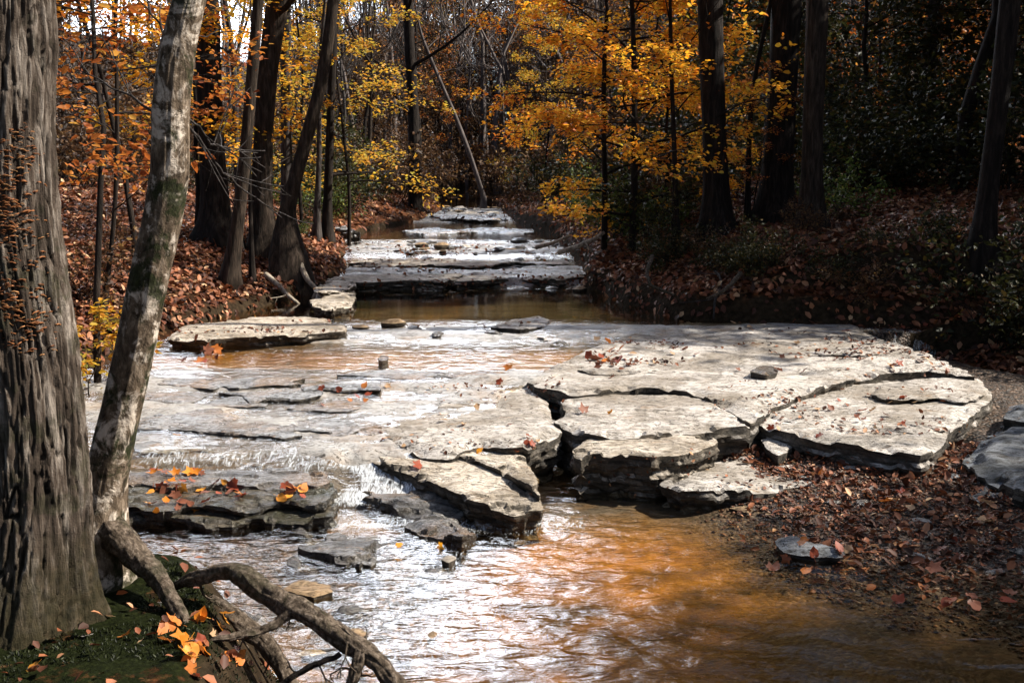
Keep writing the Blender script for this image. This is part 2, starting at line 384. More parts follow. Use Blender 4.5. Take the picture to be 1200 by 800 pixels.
def bed(x, y):
    W = Wlev(x, y)
    d = np.interp(y, DY, DD)
    rough = np.interp(y, [4.8, 5.4, 6, 8.0, 8.3, 9.0, 9.3, 10.0, 10.6, 13.5, 14, 17, 20, 60], [.015, .022, .032, .032, .012, .012, .03, .03, .03, .03, .045, .05, .04, .06])
    st = fbm(x*1.3+.8*fbm(x, y, seed=9), y*4.2, o=5, seed=11)
    # flaggy ledges: terraced
    k = st*5; tr = (np.floor(k)+ss((k-np.floor(k)-.35)/.3))/5
    nz = rough*(1.6*tr+.25*fbm(x*9, y*9, o=3, seed=13))
    # shallow riffle by the near bank
    rif = ss((-.2-x)/.8)*ss((5.2-y)/.4)*ss((y-2)/.5)
    d = d*(1-.55*rif)
    B = W-d+nz+rif*.012*fbm(x*7, y*7, o=3, seed=15)
    # drier toward the cracked slabs in the middle
    B = B+.022*ss((x+1.1)/.8)*ss((y-5.9)/.4)*ss((8.0-y)/.3)
    # gravel bar
    gb = -.015+.085*(y-4.55)+.05*(x-1.8)+.02*fbm(x*3, y*3, o=4, seed=21)
    gb = np.clip(gb, -.16, .13)
    g = ss((x-.75)/.9)*ss((6.5-y)/.3)
    B = B*(1-g)+gb*g
    xd = np.interp(y, [5, 7.3, 7.6, 9, 9.75, 10.0], [-.1, -.1, .3, 1.3, 3.9, 20])
    s = ss((x-xd)/.18)*ss((10.1-y)/.1)*ss((y-5.45)/.3)*(1-ss((x-1.0)/.5)*ss((6.6-y)/.3))
    s = s*(1-ss((x-2.9)/.3))
    B = B*(1-s)+(-.06+.02*fbm(x*4, y*4, seed=23))*s
    B = np.maximum(B, (.15+.03*fbm(x*3, y*3, seed=24))*ss((x-2.75)/.4)*ss((10.2-y)/.3)*ss((y-5.6)/.4)-.3*(x < 2.75))
    return B, W
def H_full(x, y):
    x = np.asarray(x, float); y = np.asarray(y, float)
    L = Ledge(y); Rr = Redge(y)
    B, W = bed(x, y)
    W0 = Wlev(np.clip(x, L, Rr), y)
    sL = (Ledge(y+.25)-Ledge(y-.25))/.5; sR = (Redge(y+.25)-Redge(y-.25))/.5
    dl = np.clip(L-x, 0, None)/np.sqrt(1+sL**2*.6); dr = np.clip(x-Rr, 0, None); dr = np.where(y < 13, dr/np.sqrt(1+sR**2), dr)
    dl = dl+np.clip(y-47, 0, None)*.5*(dr <= 0)
    n = fbm(x*.6, y*.6, o=4, seed=31); nf = fbm(x*3, y*3, o=4, seed=33)
    nearb = ss((4.3-y)/1.2)
    fardim = 1-.55*ss((y-24)/12)
    rl = (.10*ss(dl/.22)+.46*ss(dl/1.7))*fardim*(1-nearb)+nearb*(.52*ss(dl/.42)+.06*ss(dl/1.5))+.05*dl+.10*np.clip(dl-16, 0, None)
    kk = ss((y-9.9)/.3)
    rr = (.08*ss(dr/.25)+.5*ss(dr/1.8))*(1-kk)+kk*(.24*ss(dr/.28)+.42*ss(dr/2.2))*fardim+.055*dr+.30*np.clip(dr-18, 0, None)+.16*ss((dr-2.5)/3)*ss((y-10)/4)
    d = dl+dr
    Bb = np.where(d > 0, np.minimum(B, W0-.02)*(1-ss(d/.2))+W0*ss(d/.2), B)
    z = Bb+rl+rr+ss(d/.8)*(.10*n+.035*nf)
    z = z+.11*np.clip(y-50, 0, 60)*(1+.3*fbm(x*.05, y*.05, seed=35))
    return z, d, W, B
def H(x, y): return H_full(x, y)[0]
def ground_hit(u, v, y0=1.5, y1=80):
    d = ray(u, v); ys = np.geomspace(y0, y1, 4000)
    P = CAM[None]+d[None]*(ys/d[1])[:, None]
    zz = H(P[:, 0], P[:, 1])
    i = np.argmax(P[:, 2] < zz)
    return P[i] if (P[:, 2] < zz).any() else P[-1]

def axis(segs):
    out = [segs[0][0]]
    for a, b, s in segs:
        n = max(1, int(round((b-a)/s))); out += list(a+(b-a)*(np.arange(1, n+1)/n))
    return np.array(out)
xs = axis([(-95, -40, 4), (-40, -14, 1.2), (-14, -6, .35), (-6, -4.2, .1), (-4.2, -1.6, .05), (-1.6, 1.6, .033), (1.6, 4.8, .05), (4.8, 8, .14), (8, 16, .4), (16, 40, 1.2), (40, 95, 4)])
ys = axis([(-5, 1.5, .4), (1.5, 2.2, .06), (2.2, 10.2, .033), (10.2, 15, .06), (15, 20, .1), (20, 36, .25), (36, 60, .7), (60, 170, 3)])
X, Y = np.meshgrid(xs, ys); Z, Dd, Wg, Bg = H_full(X, Y)
nx, ny = len(xs), len(ys)
idx = np.arange(nx*ny).reshape(ny, nx)
Q = np.stack([idx[:-1, :-1], idx[:-1, 1:], idx[1:, 1:], idx[1:, :-1]], -1).reshape(-1, 4)
fd = Dd.ravel()[Q].max(1)
VV = np.stack([X, Y, Z], -1).reshape(-1, 3)
GRAV = np.maximum(ss((X-.75)/.7)*ss((6.6-Y)/.3), ss((X-2.7)/.2)*ss((10-Y)/.3)).ravel()
POOL = np.clip((Wg-Z-.035)/.05, 0, 1).ravel()
WET = ss((Wg-Z+.006)/.012).ravel()
SILT_SHADE = (np.maximum(ss((Y-10.1)/.3)*ss((13.9-Y)/.2), ss((Y-19.5)/.5))*.85*ss((Wg-Z)/.06)).ravel()
GRAV = np.maximum(GRAV, (ss((.12-X+.3*fbm(X*2, Y*2, seed=26))/.5)*ss((5.3-Y)/.3)*(1-.45*ss((fbm(X*2.2, Y*2.2, o=4, seed=27)-.15)/.2))).ravel())
NEAR_SHADE = np.maximum(ss((X-.55)/.7)*ss((4.6-Y)/.6), ss((X+.1)/.4)*ss((3.75-Y)/.5)).ravel(); SILT_SHADE = np.maximum(SILT_SHADE, .9*NEAR_SHADE); GRAV = GRAV*(1-.75*NEAR_SHADE)  # painted shade plus dark leaf debris on the bed of the near shallows
NEARM = (ss((-.3-X)/.4)*ss((4.2-Y)/.8)).ravel()
GN = np.gradient(Z, axis=1)/np.gradient(X, axis=1)
GY = np.gradient(Z, axis=0)/np.gradient(Y, axis=0)
EARTH = np.maximum(ss((np.hypot(GN, GY)-.6)/.5), .8*ss((Y-30)/25)).ravel()
def sub(name, mask, mat, attrs, label):
    q = Q[mask]; used, inv = np.unique(q.ravel(), return_inverse=True)
    mb = MB(); mb.add(VV[used], inv.reshape(-1, 4)); o = mb.obj(name, mat)
    for k, a in attrs.items():
        at = o.data.attributes.new(k, 'FLOAT', 'POINT'); at.data.foreach_set('value', a[used].astype(np.float32))
    tag(o, label, name.replace('_', ' '), kind='structure'); return o
bed_o = sub('creek_bed', fd <= 0, M['bed'], {'pool': POOL, 'gravel': GRAV, 'wet': WET, 'silt_shade': SILT_SHADE}, 'layered limestone creek bed stained orange under the water')
gr_o = sub('ground', fd > 0, M['ground'], {'moss': NEARM, 'earth': EARTH}, 'forest floor banks of the creek covered in dead leaves')

# ------------------------------------------------------------------ water
wx = axis([(-6, -4, .2), (-4, 4.0, .03), (4, 6, .2)]); wy = axis([(-3, 1.8, .3), (1.8, 2.6, .06), (2.6, 9.5, .027), (9.5, 15, .07), (15, 22, .12), (22, 55, .4)])
WX, WY = np.meshgrid(wx, wy); WZ = Wlev(WX, WY); wH, wd, _, wB = H_full(WX, WY)
dep = WZ-wH
turb = np.interp(WY, [2.5, 3.5, 4.7, 5.3, 5.9, 8, 8.3, 9, 9.3, 10, 10.6, 13.4, 13.9, 14.4, 15, 16, 17, 19, 20, 26, 27, 36, 38], [.45, .55, .8, 1, .8, .6, .35, .35, .8, .7, .08, .08, .8, .8, .25, .25, .8, .8, .12, .12, .8, .8, .1])
rightcalm = ss((WX-.35)/1.0)*ss((5.4-WY)/.2)
turb = turb*(1-.55*rightcalm)
amp = .009*turb
rp = fbm(WX*5+1.2*fbm(WX*1.5, WY*1.5, seed=41), WY*9, o=3, seed=43)+.6*fbm(WX*11+WY*3, WY*19, o=2, seed=45)
# standing diagonal ripples fanning out of the chute
ph = (WY*1.0+WX*.45)*26+2.2*fbm(WX*1.6, WY*1.6, seed=47)
rp2 = np.sin(ph)*ss((5.35-WY)/.5)*ss((WX+.9)/.6)*(.5+.5*fbm(WX*2.2, WY*2.2, seed=48))
WZr = WZ+amp*rp+.0035*rp2
gy = np.abs(np.gradient(WZ, axis=0)/np.gradient(WY, axis=0))
shal = np.clip(1-dep/.05, 0, 1)
film = ss((WY-5.6)/.3)*ss((8.2-WY)/.3)*ss((.3-WX)/.4)*.9+ss((WY-9.1)/.2)*ss((10.3-WY)/.2)+ss((WY-17)/.2)*ss((19.4-WY)/.2)
chw = .16*fbm(WX*4, WY*5, seed=49)
chx = ss((WX+1.15+chw)/.3)*ss((-.25-WX+chw)/.35)
foam = np.clip((.78*chx+.30*(1-chx)*ss((-.9-WX)/.3))*ss((gy-.10)/.35)*(WY < 6.2)+.40*film*turb+.34*shal*turb*(WY > 4.2), 0, .8)
# splash apron at the foot of the chute
foam = np.maximum(foam, .62*np.exp(-((WY-5.12)/.22)**2)*ss((.75-WX)/.5)*ss((WX+1.3)/.4))
foam = np.maximum(foam, .50*np.exp(-((WX+.35)/.75)**2)*ss((5.2-WY)/.4)*ss((WY-3.0)/.7))
widx = np.arange(WX.size).reshape(WX.shape)
WQ = np.stack([widx[:-1, :-1], widx[:-1, 1:], widx[1:, 1:], widx[1:, :-1]], -1).reshape(-1, 4)
keep = (dep.ravel()[WQ].max(1) > -.02) & (wd.ravel()[WQ].min(1) < .4)
q = WQ[keep]; used, inv = np.unique(q.ravel(), return_inverse=True)
mb = MB(); mb.add(np.stack([WX, WY, WZr], -1).reshape(-1, 3)[used], inv.reshape(-1, 4))
water = mb.obj('water', M['water'])
for k, a in {'depth': np.clip(dep, 0, 1), 'foam': foam, 'calm': 1-turb}.items():
    at = water.data.attributes.new(k, 'FLOAT', 'POINT'); at.data.foreach_set('value', a.ravel()[used].astype(np.float32))
tag(water, 'shallow rippled creek water running over the rock ledges', 'water', kind='structure')

# ------------------------------------------------------------------ rock slabs
SURF = []      # (verts, tris) for dropping leaves
def surf_add(o):
    me = o.data; v = np.empty(len(me.vertices)*3); me.vertices.foreach_get('co', v); v = v.reshape(-1, 3)+np.array(o.location)
    SURF.append((v, [tuple(p.vertices) for p in me.polygons]))
def slab(label, px, z, thick, mat='rock', seed=1, jag=.016, und=.012, flake=.010, tilt=(0, 0), over=.02, name='rock_slab', group=None, round_=.014, world=None, cat='rock slab'):
    rng = np.random.default_rng(seed)
    P = np.array([at_z(u, v, z)[:2] for u, v in px]) if world is None else np.array(world, float)
    # close + densify
    area = 0.5*np.sum(P[:, 0]*np.roll(P[:, 1], -1)-np.roll(P[:, 0], -1)*P[:, 1])
    if area < 0: P = P[::-1]; area = -area
    cen = P.mean(0)
    sp = float(np.clip(math.sqrt(area)/46, .012, .032))
    pts = []
    for a, b in zip(P, np.roll(P, -1, 0)):
        n = max(1, int(np.linalg.norm(b-a)/sp)); pts += [a+(b-a)*t for t in np.arange(n)/n]
    O = np.array(pts)
    # slight smoothing then fractal jitter
    for _ in range(1): O = .5*O+.25*(np.roll(O, 1, 0)+np.roll(O, -1, 0))
    T = np.roll(O, -1, 0)-np.roll(O, 1, 0); N = np.stack([T[:, 1], -T[:, 0]], -1); N /= np.linalg.norm(N, axis=1, keepdims=True)+1e-9
    cell = vnoise(np.floor(O[:, 0]*5.5+.7*fbm(O[:, 0]*3, O[:, 1]*3, seed=seed+4))*7.1+.5, np.floor(O[:, 1]*5.5+.7*fbm(O[:, 0]*3, O[:, 1]*3, seed=seed+5))*5.3+.5, seed=seed+6)
    j = jag*(1.2*fbm(O[:, 0]*4, O[:, 1]*4, seed=seed, o=2)+1.1*fbm(O[:, 0]*13, O[:, 1]*13, seed=seed+3, o=4)+.55*cell)
    O = O+N*j[:, None]
    # interior
    mn, mx = O.min(0)-sp, O.max(0)+sp
    gx, gy_ = np.meshgrid(np.arange(mn[0], mx[0], sp), np.arange(mn[1], mx[1], sp))
    G = np.stack([gx.ravel(), gy_.ravel()], -1)+rng.uniform(-.25, .25, (gx.size, 2))*sp
    inside = np.zeros(len(G), bool)
    for a, b in zip(O, np.roll(O, -1, 0)):
        c = ((a[1] > G[:, 1]) != (b[1] > G[:, 1]))
        with np.errstate(divide='ignore', invalid='ignore'):
            xi = (b[0]-a[0])*(G[:, 1]-a[1])/(b[1]-a[1])+a[0]
        inside ^= c & (G[:, 0] < xi)
    G = G[inside]
    dm = np.full(len(G), 1e9)
    for i in range(0, len(O), 1):
        dm = np.minimum(dm, np.hypot(G[:, 0]-O[i, 0], G[:, 1]-O[i, 1]))
    k = dm > sp*.7; G = G[k]; dm = dm[k]
    nO = len(O); allp = np.vstack([O, G])
    res = geometry.delaunay_2d_cdt([Vector(p) for p in allp], [], [list(range(nO))], 1, 1e-6)
    V2 = np.array([tuple(v) for v in res[0]]); F = res[2]
    orig = res[3]
    dist = np.zeros(len(V2)); isO = np.full(len(V2), -1)
    for i, ol in enumerate(orig):
        for o_ in ol:
            if o_ < nO: isO[i] = o_
            else: dist[i] = dm[o_-nO]
    def top(p, d):
        x, y = p[:, 0], p[:, 1]
        s = fbm(x*1.1+seed, y*2.4, o=4, seed=seed+7)
        k_ = s*4.0; tr = (np.floor(k_)+ss((k_-np.floor(k_)-.42)/.16))/4.0
        zz = z+tilt[0]*(x-cen[0])+tilt[1]*(y-cen[1])+und*fbm(x*1.7, y*1.7, seed=seed+8)+flake*1.8*tr+.003*fbm(x*13, y*13, o=3, seed=seed+9)
        chip = .022*ss((fbm(x*6, y*6, o=3, seed=seed+50)-.08)/.08)*(1-ss((d-.05)/.06))
        return zz-chip*(1 if thick > .1 else .3)-.6*round_*(1-ss(d/(round_*1.4)))
    Zt = top(V2, dist)
    mb_ = MB()
    fl = []
    for f in F:
        for i in range(1, len(f)-1): fl.append((f[0], f[i], f[i+1]))
    mb_.add(np.column_stack([V2, Zt]), None, np.array(fl))
    # side rings
    ring = np.array([np.where(isO == i)[0][0] if (isO == i).any() else -1 for i in range(nO)])
    ok = ring >= 0; ring = ring[ok]; O_ = V2[ring]; N_ = N[ok]; zt = Zt[ring]; n = len(ring)
    nL = int(np.clip(thick/.018, 5, 16))
    base = mb_.n; rows = []
    undc = over*(.5+1.6*np.clip(fbm(O_[:, 0]*1.3, O_[:, 1]*1.3, o=2, seed=seed+40)+.35, 0, 1))
    for L in range(1, nL+1):
        t = L/nL; zq = thick*t
        a_ = fbm(O_[:, 0]*2.6, O_[:, 1]*2.6, zq*22+seed, o=3, seed=seed+20)*3.2
        ter = (np.floor(a_)+ss((a_-np.floor(a_)-.35)/.3))/3.2           # broken beds, stepping in and out along the edge
        blk = vnoise(np.floor(O_[:, 0]*7)*3.3+.5, np.floor(O_[:, 1]*7)*3.7+.5, np.floor(zq*16)*1.9+.5, seed=seed+21)
        o = over*(1.7*ter+.55*blk+.6*fbm(O_[:, 0]*16, O_[:, 1]*16, zq*40, o=3, seed=seed+22))*ss(t*4)-undc*ss(t*1.3)
        zz = zt-thick*t+.010*fbm(O_[:, 0]*5, O_[:, 1]*5, L*.6, seed=seed+30)*(1-t)
        rows.append(np.column_stack([O_+N_*o[:, None], zz]))
    a = np.arange(n)
    mb_.v.append(np.vstack(rows)); mb_.n += n*nL
    qs = []
    a = np.arange(n); b = (a+1) % n
    for L in range(nL):
        up = ring if L == 0 else base+(L-1)*n+a
        dn = base+L*n+a
        qs.append(np.stack([up[a], dn[a], dn[b], up[b]], -1))
    mb_.q.append(np.vstack(qs))
    o = mb_.obj(name, M[mat], smooth=True, sharp=24)
    surf_add(o)
    tag(o, label, cat, group, 'thing' if label else None)
    return o
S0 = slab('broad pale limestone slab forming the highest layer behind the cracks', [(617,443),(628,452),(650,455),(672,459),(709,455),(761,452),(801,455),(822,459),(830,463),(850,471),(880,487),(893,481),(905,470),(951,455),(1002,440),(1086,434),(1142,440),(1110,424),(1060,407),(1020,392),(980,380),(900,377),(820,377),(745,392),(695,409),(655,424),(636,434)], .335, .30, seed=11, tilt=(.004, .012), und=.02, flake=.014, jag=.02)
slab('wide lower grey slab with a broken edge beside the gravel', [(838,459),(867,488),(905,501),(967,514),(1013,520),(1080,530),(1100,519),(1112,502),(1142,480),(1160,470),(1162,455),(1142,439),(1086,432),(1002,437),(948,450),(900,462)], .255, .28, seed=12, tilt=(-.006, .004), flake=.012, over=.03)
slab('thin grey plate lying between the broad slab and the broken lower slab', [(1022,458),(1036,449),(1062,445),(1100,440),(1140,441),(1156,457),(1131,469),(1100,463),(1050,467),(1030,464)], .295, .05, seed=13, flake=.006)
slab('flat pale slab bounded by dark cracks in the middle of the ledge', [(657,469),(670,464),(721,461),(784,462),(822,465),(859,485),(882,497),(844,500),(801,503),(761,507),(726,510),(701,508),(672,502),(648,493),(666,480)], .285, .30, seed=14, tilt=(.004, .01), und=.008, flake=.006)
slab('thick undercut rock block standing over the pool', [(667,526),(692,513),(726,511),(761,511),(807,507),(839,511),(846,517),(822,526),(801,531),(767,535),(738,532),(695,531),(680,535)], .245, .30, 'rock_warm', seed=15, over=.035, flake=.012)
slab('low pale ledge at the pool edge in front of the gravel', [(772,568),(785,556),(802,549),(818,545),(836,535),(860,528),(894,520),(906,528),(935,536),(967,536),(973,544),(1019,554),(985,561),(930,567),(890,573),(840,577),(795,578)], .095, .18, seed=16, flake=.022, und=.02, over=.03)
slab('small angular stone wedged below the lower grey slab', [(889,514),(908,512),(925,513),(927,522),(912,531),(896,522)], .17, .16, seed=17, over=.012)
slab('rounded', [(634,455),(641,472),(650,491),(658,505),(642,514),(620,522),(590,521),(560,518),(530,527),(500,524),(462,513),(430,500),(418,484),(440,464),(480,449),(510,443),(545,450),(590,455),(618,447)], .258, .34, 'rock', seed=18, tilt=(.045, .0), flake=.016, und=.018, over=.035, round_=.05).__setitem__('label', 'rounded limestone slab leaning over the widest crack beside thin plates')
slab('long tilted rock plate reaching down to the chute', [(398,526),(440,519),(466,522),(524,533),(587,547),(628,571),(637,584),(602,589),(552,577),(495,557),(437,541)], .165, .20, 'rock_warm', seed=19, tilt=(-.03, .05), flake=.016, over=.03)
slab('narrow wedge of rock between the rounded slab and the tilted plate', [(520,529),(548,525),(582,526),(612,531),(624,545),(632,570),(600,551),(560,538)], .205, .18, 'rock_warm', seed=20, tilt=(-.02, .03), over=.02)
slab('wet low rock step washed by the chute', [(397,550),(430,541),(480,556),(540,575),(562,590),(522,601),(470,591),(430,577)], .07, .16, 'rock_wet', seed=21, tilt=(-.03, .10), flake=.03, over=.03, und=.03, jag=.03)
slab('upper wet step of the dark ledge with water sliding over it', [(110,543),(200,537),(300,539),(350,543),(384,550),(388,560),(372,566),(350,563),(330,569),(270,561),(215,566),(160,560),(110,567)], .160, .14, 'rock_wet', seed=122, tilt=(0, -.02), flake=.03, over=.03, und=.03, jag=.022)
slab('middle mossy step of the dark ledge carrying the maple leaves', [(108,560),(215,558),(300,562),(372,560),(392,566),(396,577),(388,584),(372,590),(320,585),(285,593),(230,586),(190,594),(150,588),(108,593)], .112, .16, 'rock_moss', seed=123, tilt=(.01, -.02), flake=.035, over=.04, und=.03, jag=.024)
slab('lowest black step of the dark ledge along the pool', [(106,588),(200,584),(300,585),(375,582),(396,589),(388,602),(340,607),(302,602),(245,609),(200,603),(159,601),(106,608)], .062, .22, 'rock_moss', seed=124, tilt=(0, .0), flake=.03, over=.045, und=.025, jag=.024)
PL = [(190, 462, 60, 9), (255, 470, 70, 8), (330, 462, 80, 9), (390, 476, 50, 7), (220, 492, 75, 10), (300, 500, 90, 10), (385, 500, 60, 9), (190, 520, 60, 9), (265, 525, 80, 11), (350, 528, 85, 11), (430, 500, 55, 9), (300, 446, 70, 6), (400, 452, 60, 6), (230, 448, 50, 6), (430, 535, 45, 8), (470, 436, 70, 5), (560, 440, 60, 5)]
for k, (u, v, a, b) in enumerate(PL):
    r_ = np.random.default_rng(700+k); an = np.sort(r_.uniform(0, 6.28, 11)); q = r_.uniform(.55, 1.2, 11); c = at_z(u, v, .25)
    z = float(Wlev(np.array([c[0]]), np.array([c[1]]))[0])+r_.uniform(.004, .018)
    slab('low wet plate of bedrock lying flush in the thin sheet of water', [(u+a*q_*math.cos(t), v+b*q_*math.sin(t)) for t, q_ in zip(an, q)], z, .05, 'rock_film', seed=720+k, flake=.014, und=.012, over=.012, jag=.02, round_=.012, tilt=(r_.normal()*.01, .02+r_.random()*.02), name='bedrock_plate', cat='rock plate', group='wet bedrock plates under the water film')
slab('flat wet stone awash in the riffle', [(343,645),(350,634),(362,626),(395,622),(430,620),(458,625),(448,634),(437,643),(432,662),(406,660),(388,656),(371,652)], .012, .12, 'rock_wet', seed=23, flake=.02, und=.03, over=.02, jag=.03, name='rock', cat='rock')
slab('dark humped rock at the foot of the chute', [(472,605),(488,597),(505,594),(528,600),(545,609),(557,618),(541,627),(526,622),(510,617),(492,610)], .075, .16, 'rock_wet', seed=24, flake=.03, und=.05, jag=.03, over=.02, name='rock', cat='rock', round_=.05)
slab('small tan flat stone by the gnarled root', [(331,684),(342,678),(354,675),(388,681),(393,690),(367,697),(350,692)], .035, .10, 'rock_tan', seed=25, over=.012, name='rock', cat='rock')
slab('tiny pale stone breaking the white riffle', [(516,656),(524,650),(532,651),(535,655),(526,659)], .03, .08, 'rock', seed=26, over=.006, name='rock', cat='rock', jag=.006)
slab('grey stone with a white back at the edge of the leafy gravel', [(907,629),(918,624),(934,625),(958,632),(975,635),(992,640),(985,646),(950,645),(918,641)], .05, .10, 'rock_blue', seed=27, flake=.02, over=.015, name='rock', cat='rock', round_=.04)
slab('thin brown stone tip half under the pool water', [(852,594),(880,588),(916,604),(884,603)], .012, .07, 'rock_tan', seed=28, over=.008, name='rock', cat='rock')
slab('blue grey boulder in the shade beyond the broken slab', [(1129,534),(1146,514),(1166,496),(1200,488),(1250,486),(1275,520),(1250,560),(1200,570),(1150,548)], .21, .28, 'rock_blue', seed=29, und=.05, flake=.03, over=.04, name='boulder', cat='boulder', round_=.09)
slab('dark flat boulder set into the shaded bank above the blue grey one', [(1175,484),(1182,470),(1215,462),(1270,466),(1260,482),(1200,487)], .30, .28, 'rock_blue', seed=30, und=.04, flake=.03, over=.03, name='boulder', cat='boulder', round_=.06)
slab('small upright stone at the foot of the broken slab end', [(1106,553),(1112,543),(1124,541),(1131,550),(1122,557)], .14, .16, 'rock_blue', seed=31, over=.012, name='rock', cat='rock', round_=.04)
slab('grey rounded stone on the leafy gravel', [(1133,571),(1140,560),(1154,556),(1170,562),(1172,572),(1150,577)], .15, .17, 'rock_blue', seed=32, over=.015, name='rock', cat='rock', round_=.06)
slab('flat pale stone lying on gravel near the blue grey boulder', [(1162,583),(1175,578),(1200,577),(1212,582),(1198,587),(1172,587)], .10, .08, 'rock_blue', seed=33, over=.01, name='rock', cat='rock')
slab('dark loose stone on top of the broad pale slab', [(878,434),(886,427),(898,424),(910,428),(913,434),(896,437)], .39, .07, 'rock_wet', seed=34, over=.01, name='rock', cat='rock', round_=.03)
slab('small dark stone in the brown water strip', [(441,420),(446,415),(455,416),(456,420),(448,423)], .36, .08, 'rock_wet', seed=35, over=.006, name='rock', cat='rock', jag=.008)
slab('long thin rock shelf jutting from the leafy bank', [(196,394),(217,382),(280,372),(330,369),(380,373),(405,381),(403,388),(350,391),(280,393),(240,396)], .42, .16, 'rock_warm', seed=36, flake=.014, over=.03)
slab('stepped low rock at the inner bend below the flared tree', [(362,352),(378,342),(414,337),(417,346),(411,356),(390,361),(368,359)], .47, .16, 'rock_warm', seed=37, over=.03, flake=.02)
slab('upper step of rock under the exposed tree roots', [(366,339),(385,328),(414,327),(419,334),(400,341),(378,343)], .52, .14, 'rock_warm', seed=38, over=.03, flake=.02)
slab('tan dry rock step crossing the creek upstream', [(382,327),(420,319),(480,316),(536,317),(543,323),(520,329),(470,328),(417,330)], .515, .20, 'rock_warm', seed=39, over=.035, flake=.014)
slab('dark fronted rock step with thin falls upstream', [(532,324),(570,319),(610,320),(690,316),(699,322),(650,326),(600,324),(548,328),(534,328)], .505, .18, 'rock_warm', seed=40, over=.03, flake=.014)
for k, (px, z, lb) in enumerate([([(412,306),(440,302),(470,304),(520,301),(560,305),(600,303),(662,304),(667,308),(610,309),(560,312),(500,309),(430,312)], .575, 'long leafy low step above the tan rock step'), ([(422,290),(460,286),(500,288),(560,285),(600,288),(648,290),(610,293),(540,292),(480,295)], .69, 'thin pale step in the middle of the white rapids'), ([(470,270),(510,267),(540,269),(580,266),(622,269),(628,273),(560,272),(500,275)], .775, 'narrow step below the distant pool'), ([(503,254),(530,251),(560,252),(597,253),(580,257),(530,256)], .905, 'farthest pale step at the creek bend')]):
    slab(lb, px, z-(0, .025, .025, .03)[k], .12, 'rock_warm' if k < 1 else 'rock_film', seed=140+k, flake=.03, und=.03, over=.05, jag=.06)
slab('flat dry plate between the pool and the white rapids', [(575,382),(600,374),(632,369),(644,374),(640,380),(610,386)], .39, .10, 'rock', seed=41, over=.015, flake=.01)
for k, (u, v, a, b, rot) in enumerate([(780, 400, .42, .2, .2), (900, 398, .5, .22, -.2), (985, 412, .36, .16, .1), (735, 432, .34, .12, 0), (1060, 425, .3, .13, .3), (970, 492, .42, .16, -.2), (1060, 500, .3, .12, .1), (560, 470, .4, .14, .3), (520, 500, .3, .10, -.2), (770, 478, .34, .10, .1)]):
    z = [.356, .362, .36, .345, .352, .268, .266, .268, .258, .298][k]; c = at_z(u, v, z); r_ = np.random.default_rng(900+k); an = np.sort(r_.uniform(0, 6.28, 9)); q = r_.uniform(.6, 1.25, 9)
    x_, y_ = np.cos(an)*q*a, np.sin(an)*q*b
    wh = ['near the water strip on the broad slab', 'at the middle of the broad slab', 'toward the shaded edge of the broad slab', 'above the crack on the broad slab', 'at the far end of the broad slab', 'on the lower grey slab near its front', 'on the lower grey slab near its broken end', 'on the upper part of the rounded slab', 'at the thin side of the rounded slab', 'on the flat slab bounded by cracks'][k]
    slab('thin flaking rock layer '+wh, None, z, .035, 'rock', seed=910+k, flake=.01, over=.012, jag=.03, world=np.stack([c[0]+x_*math.cos(rot)-y_*math.sin(rot), c[1]+x_*math.sin(rot)+y_*math.cos(rot)], -1), name='rock_flake', cat='rock flake', round_=.02)
for i, (px, z) in enumerate([([(392,268),(404,262),(414,268),(410,276),(398,276)], 1.02), ([(404,280),(412,270),(422,272),(425,282),(414,286)], .88), ([(395,286),(402,277),(418,286),(414,296),(404,297)], .78), ([(386,281),(392,272),(400,277),(398,287),(390,290)], .95)]):
    C = at_y((px[0][0]+px[2][0])/2, (px[1][1]+px[3][1])/2, 19.2)
    pts = []
    for u, v in px:
        p = at_y(u, v, 19.2); pts.append((p[0]*1.0, 19.2-.1*i+(p[2]-C[2])*1.3))
    slab(['topmost white boulder of the bank pile', 'white boulder facing the creek in the bank pile', 'lowest white boulder of the bank pile', 'white boulder tucked behind the thin trunks'][i], None, float(C[2])+.13, .55, 'boulder', seed=50+i, und=.06, flake=.05, over=.08, name='boulder', cat='boulder', group='white boulders piled on the bank', round_=.14, world=pts, jag=.03)

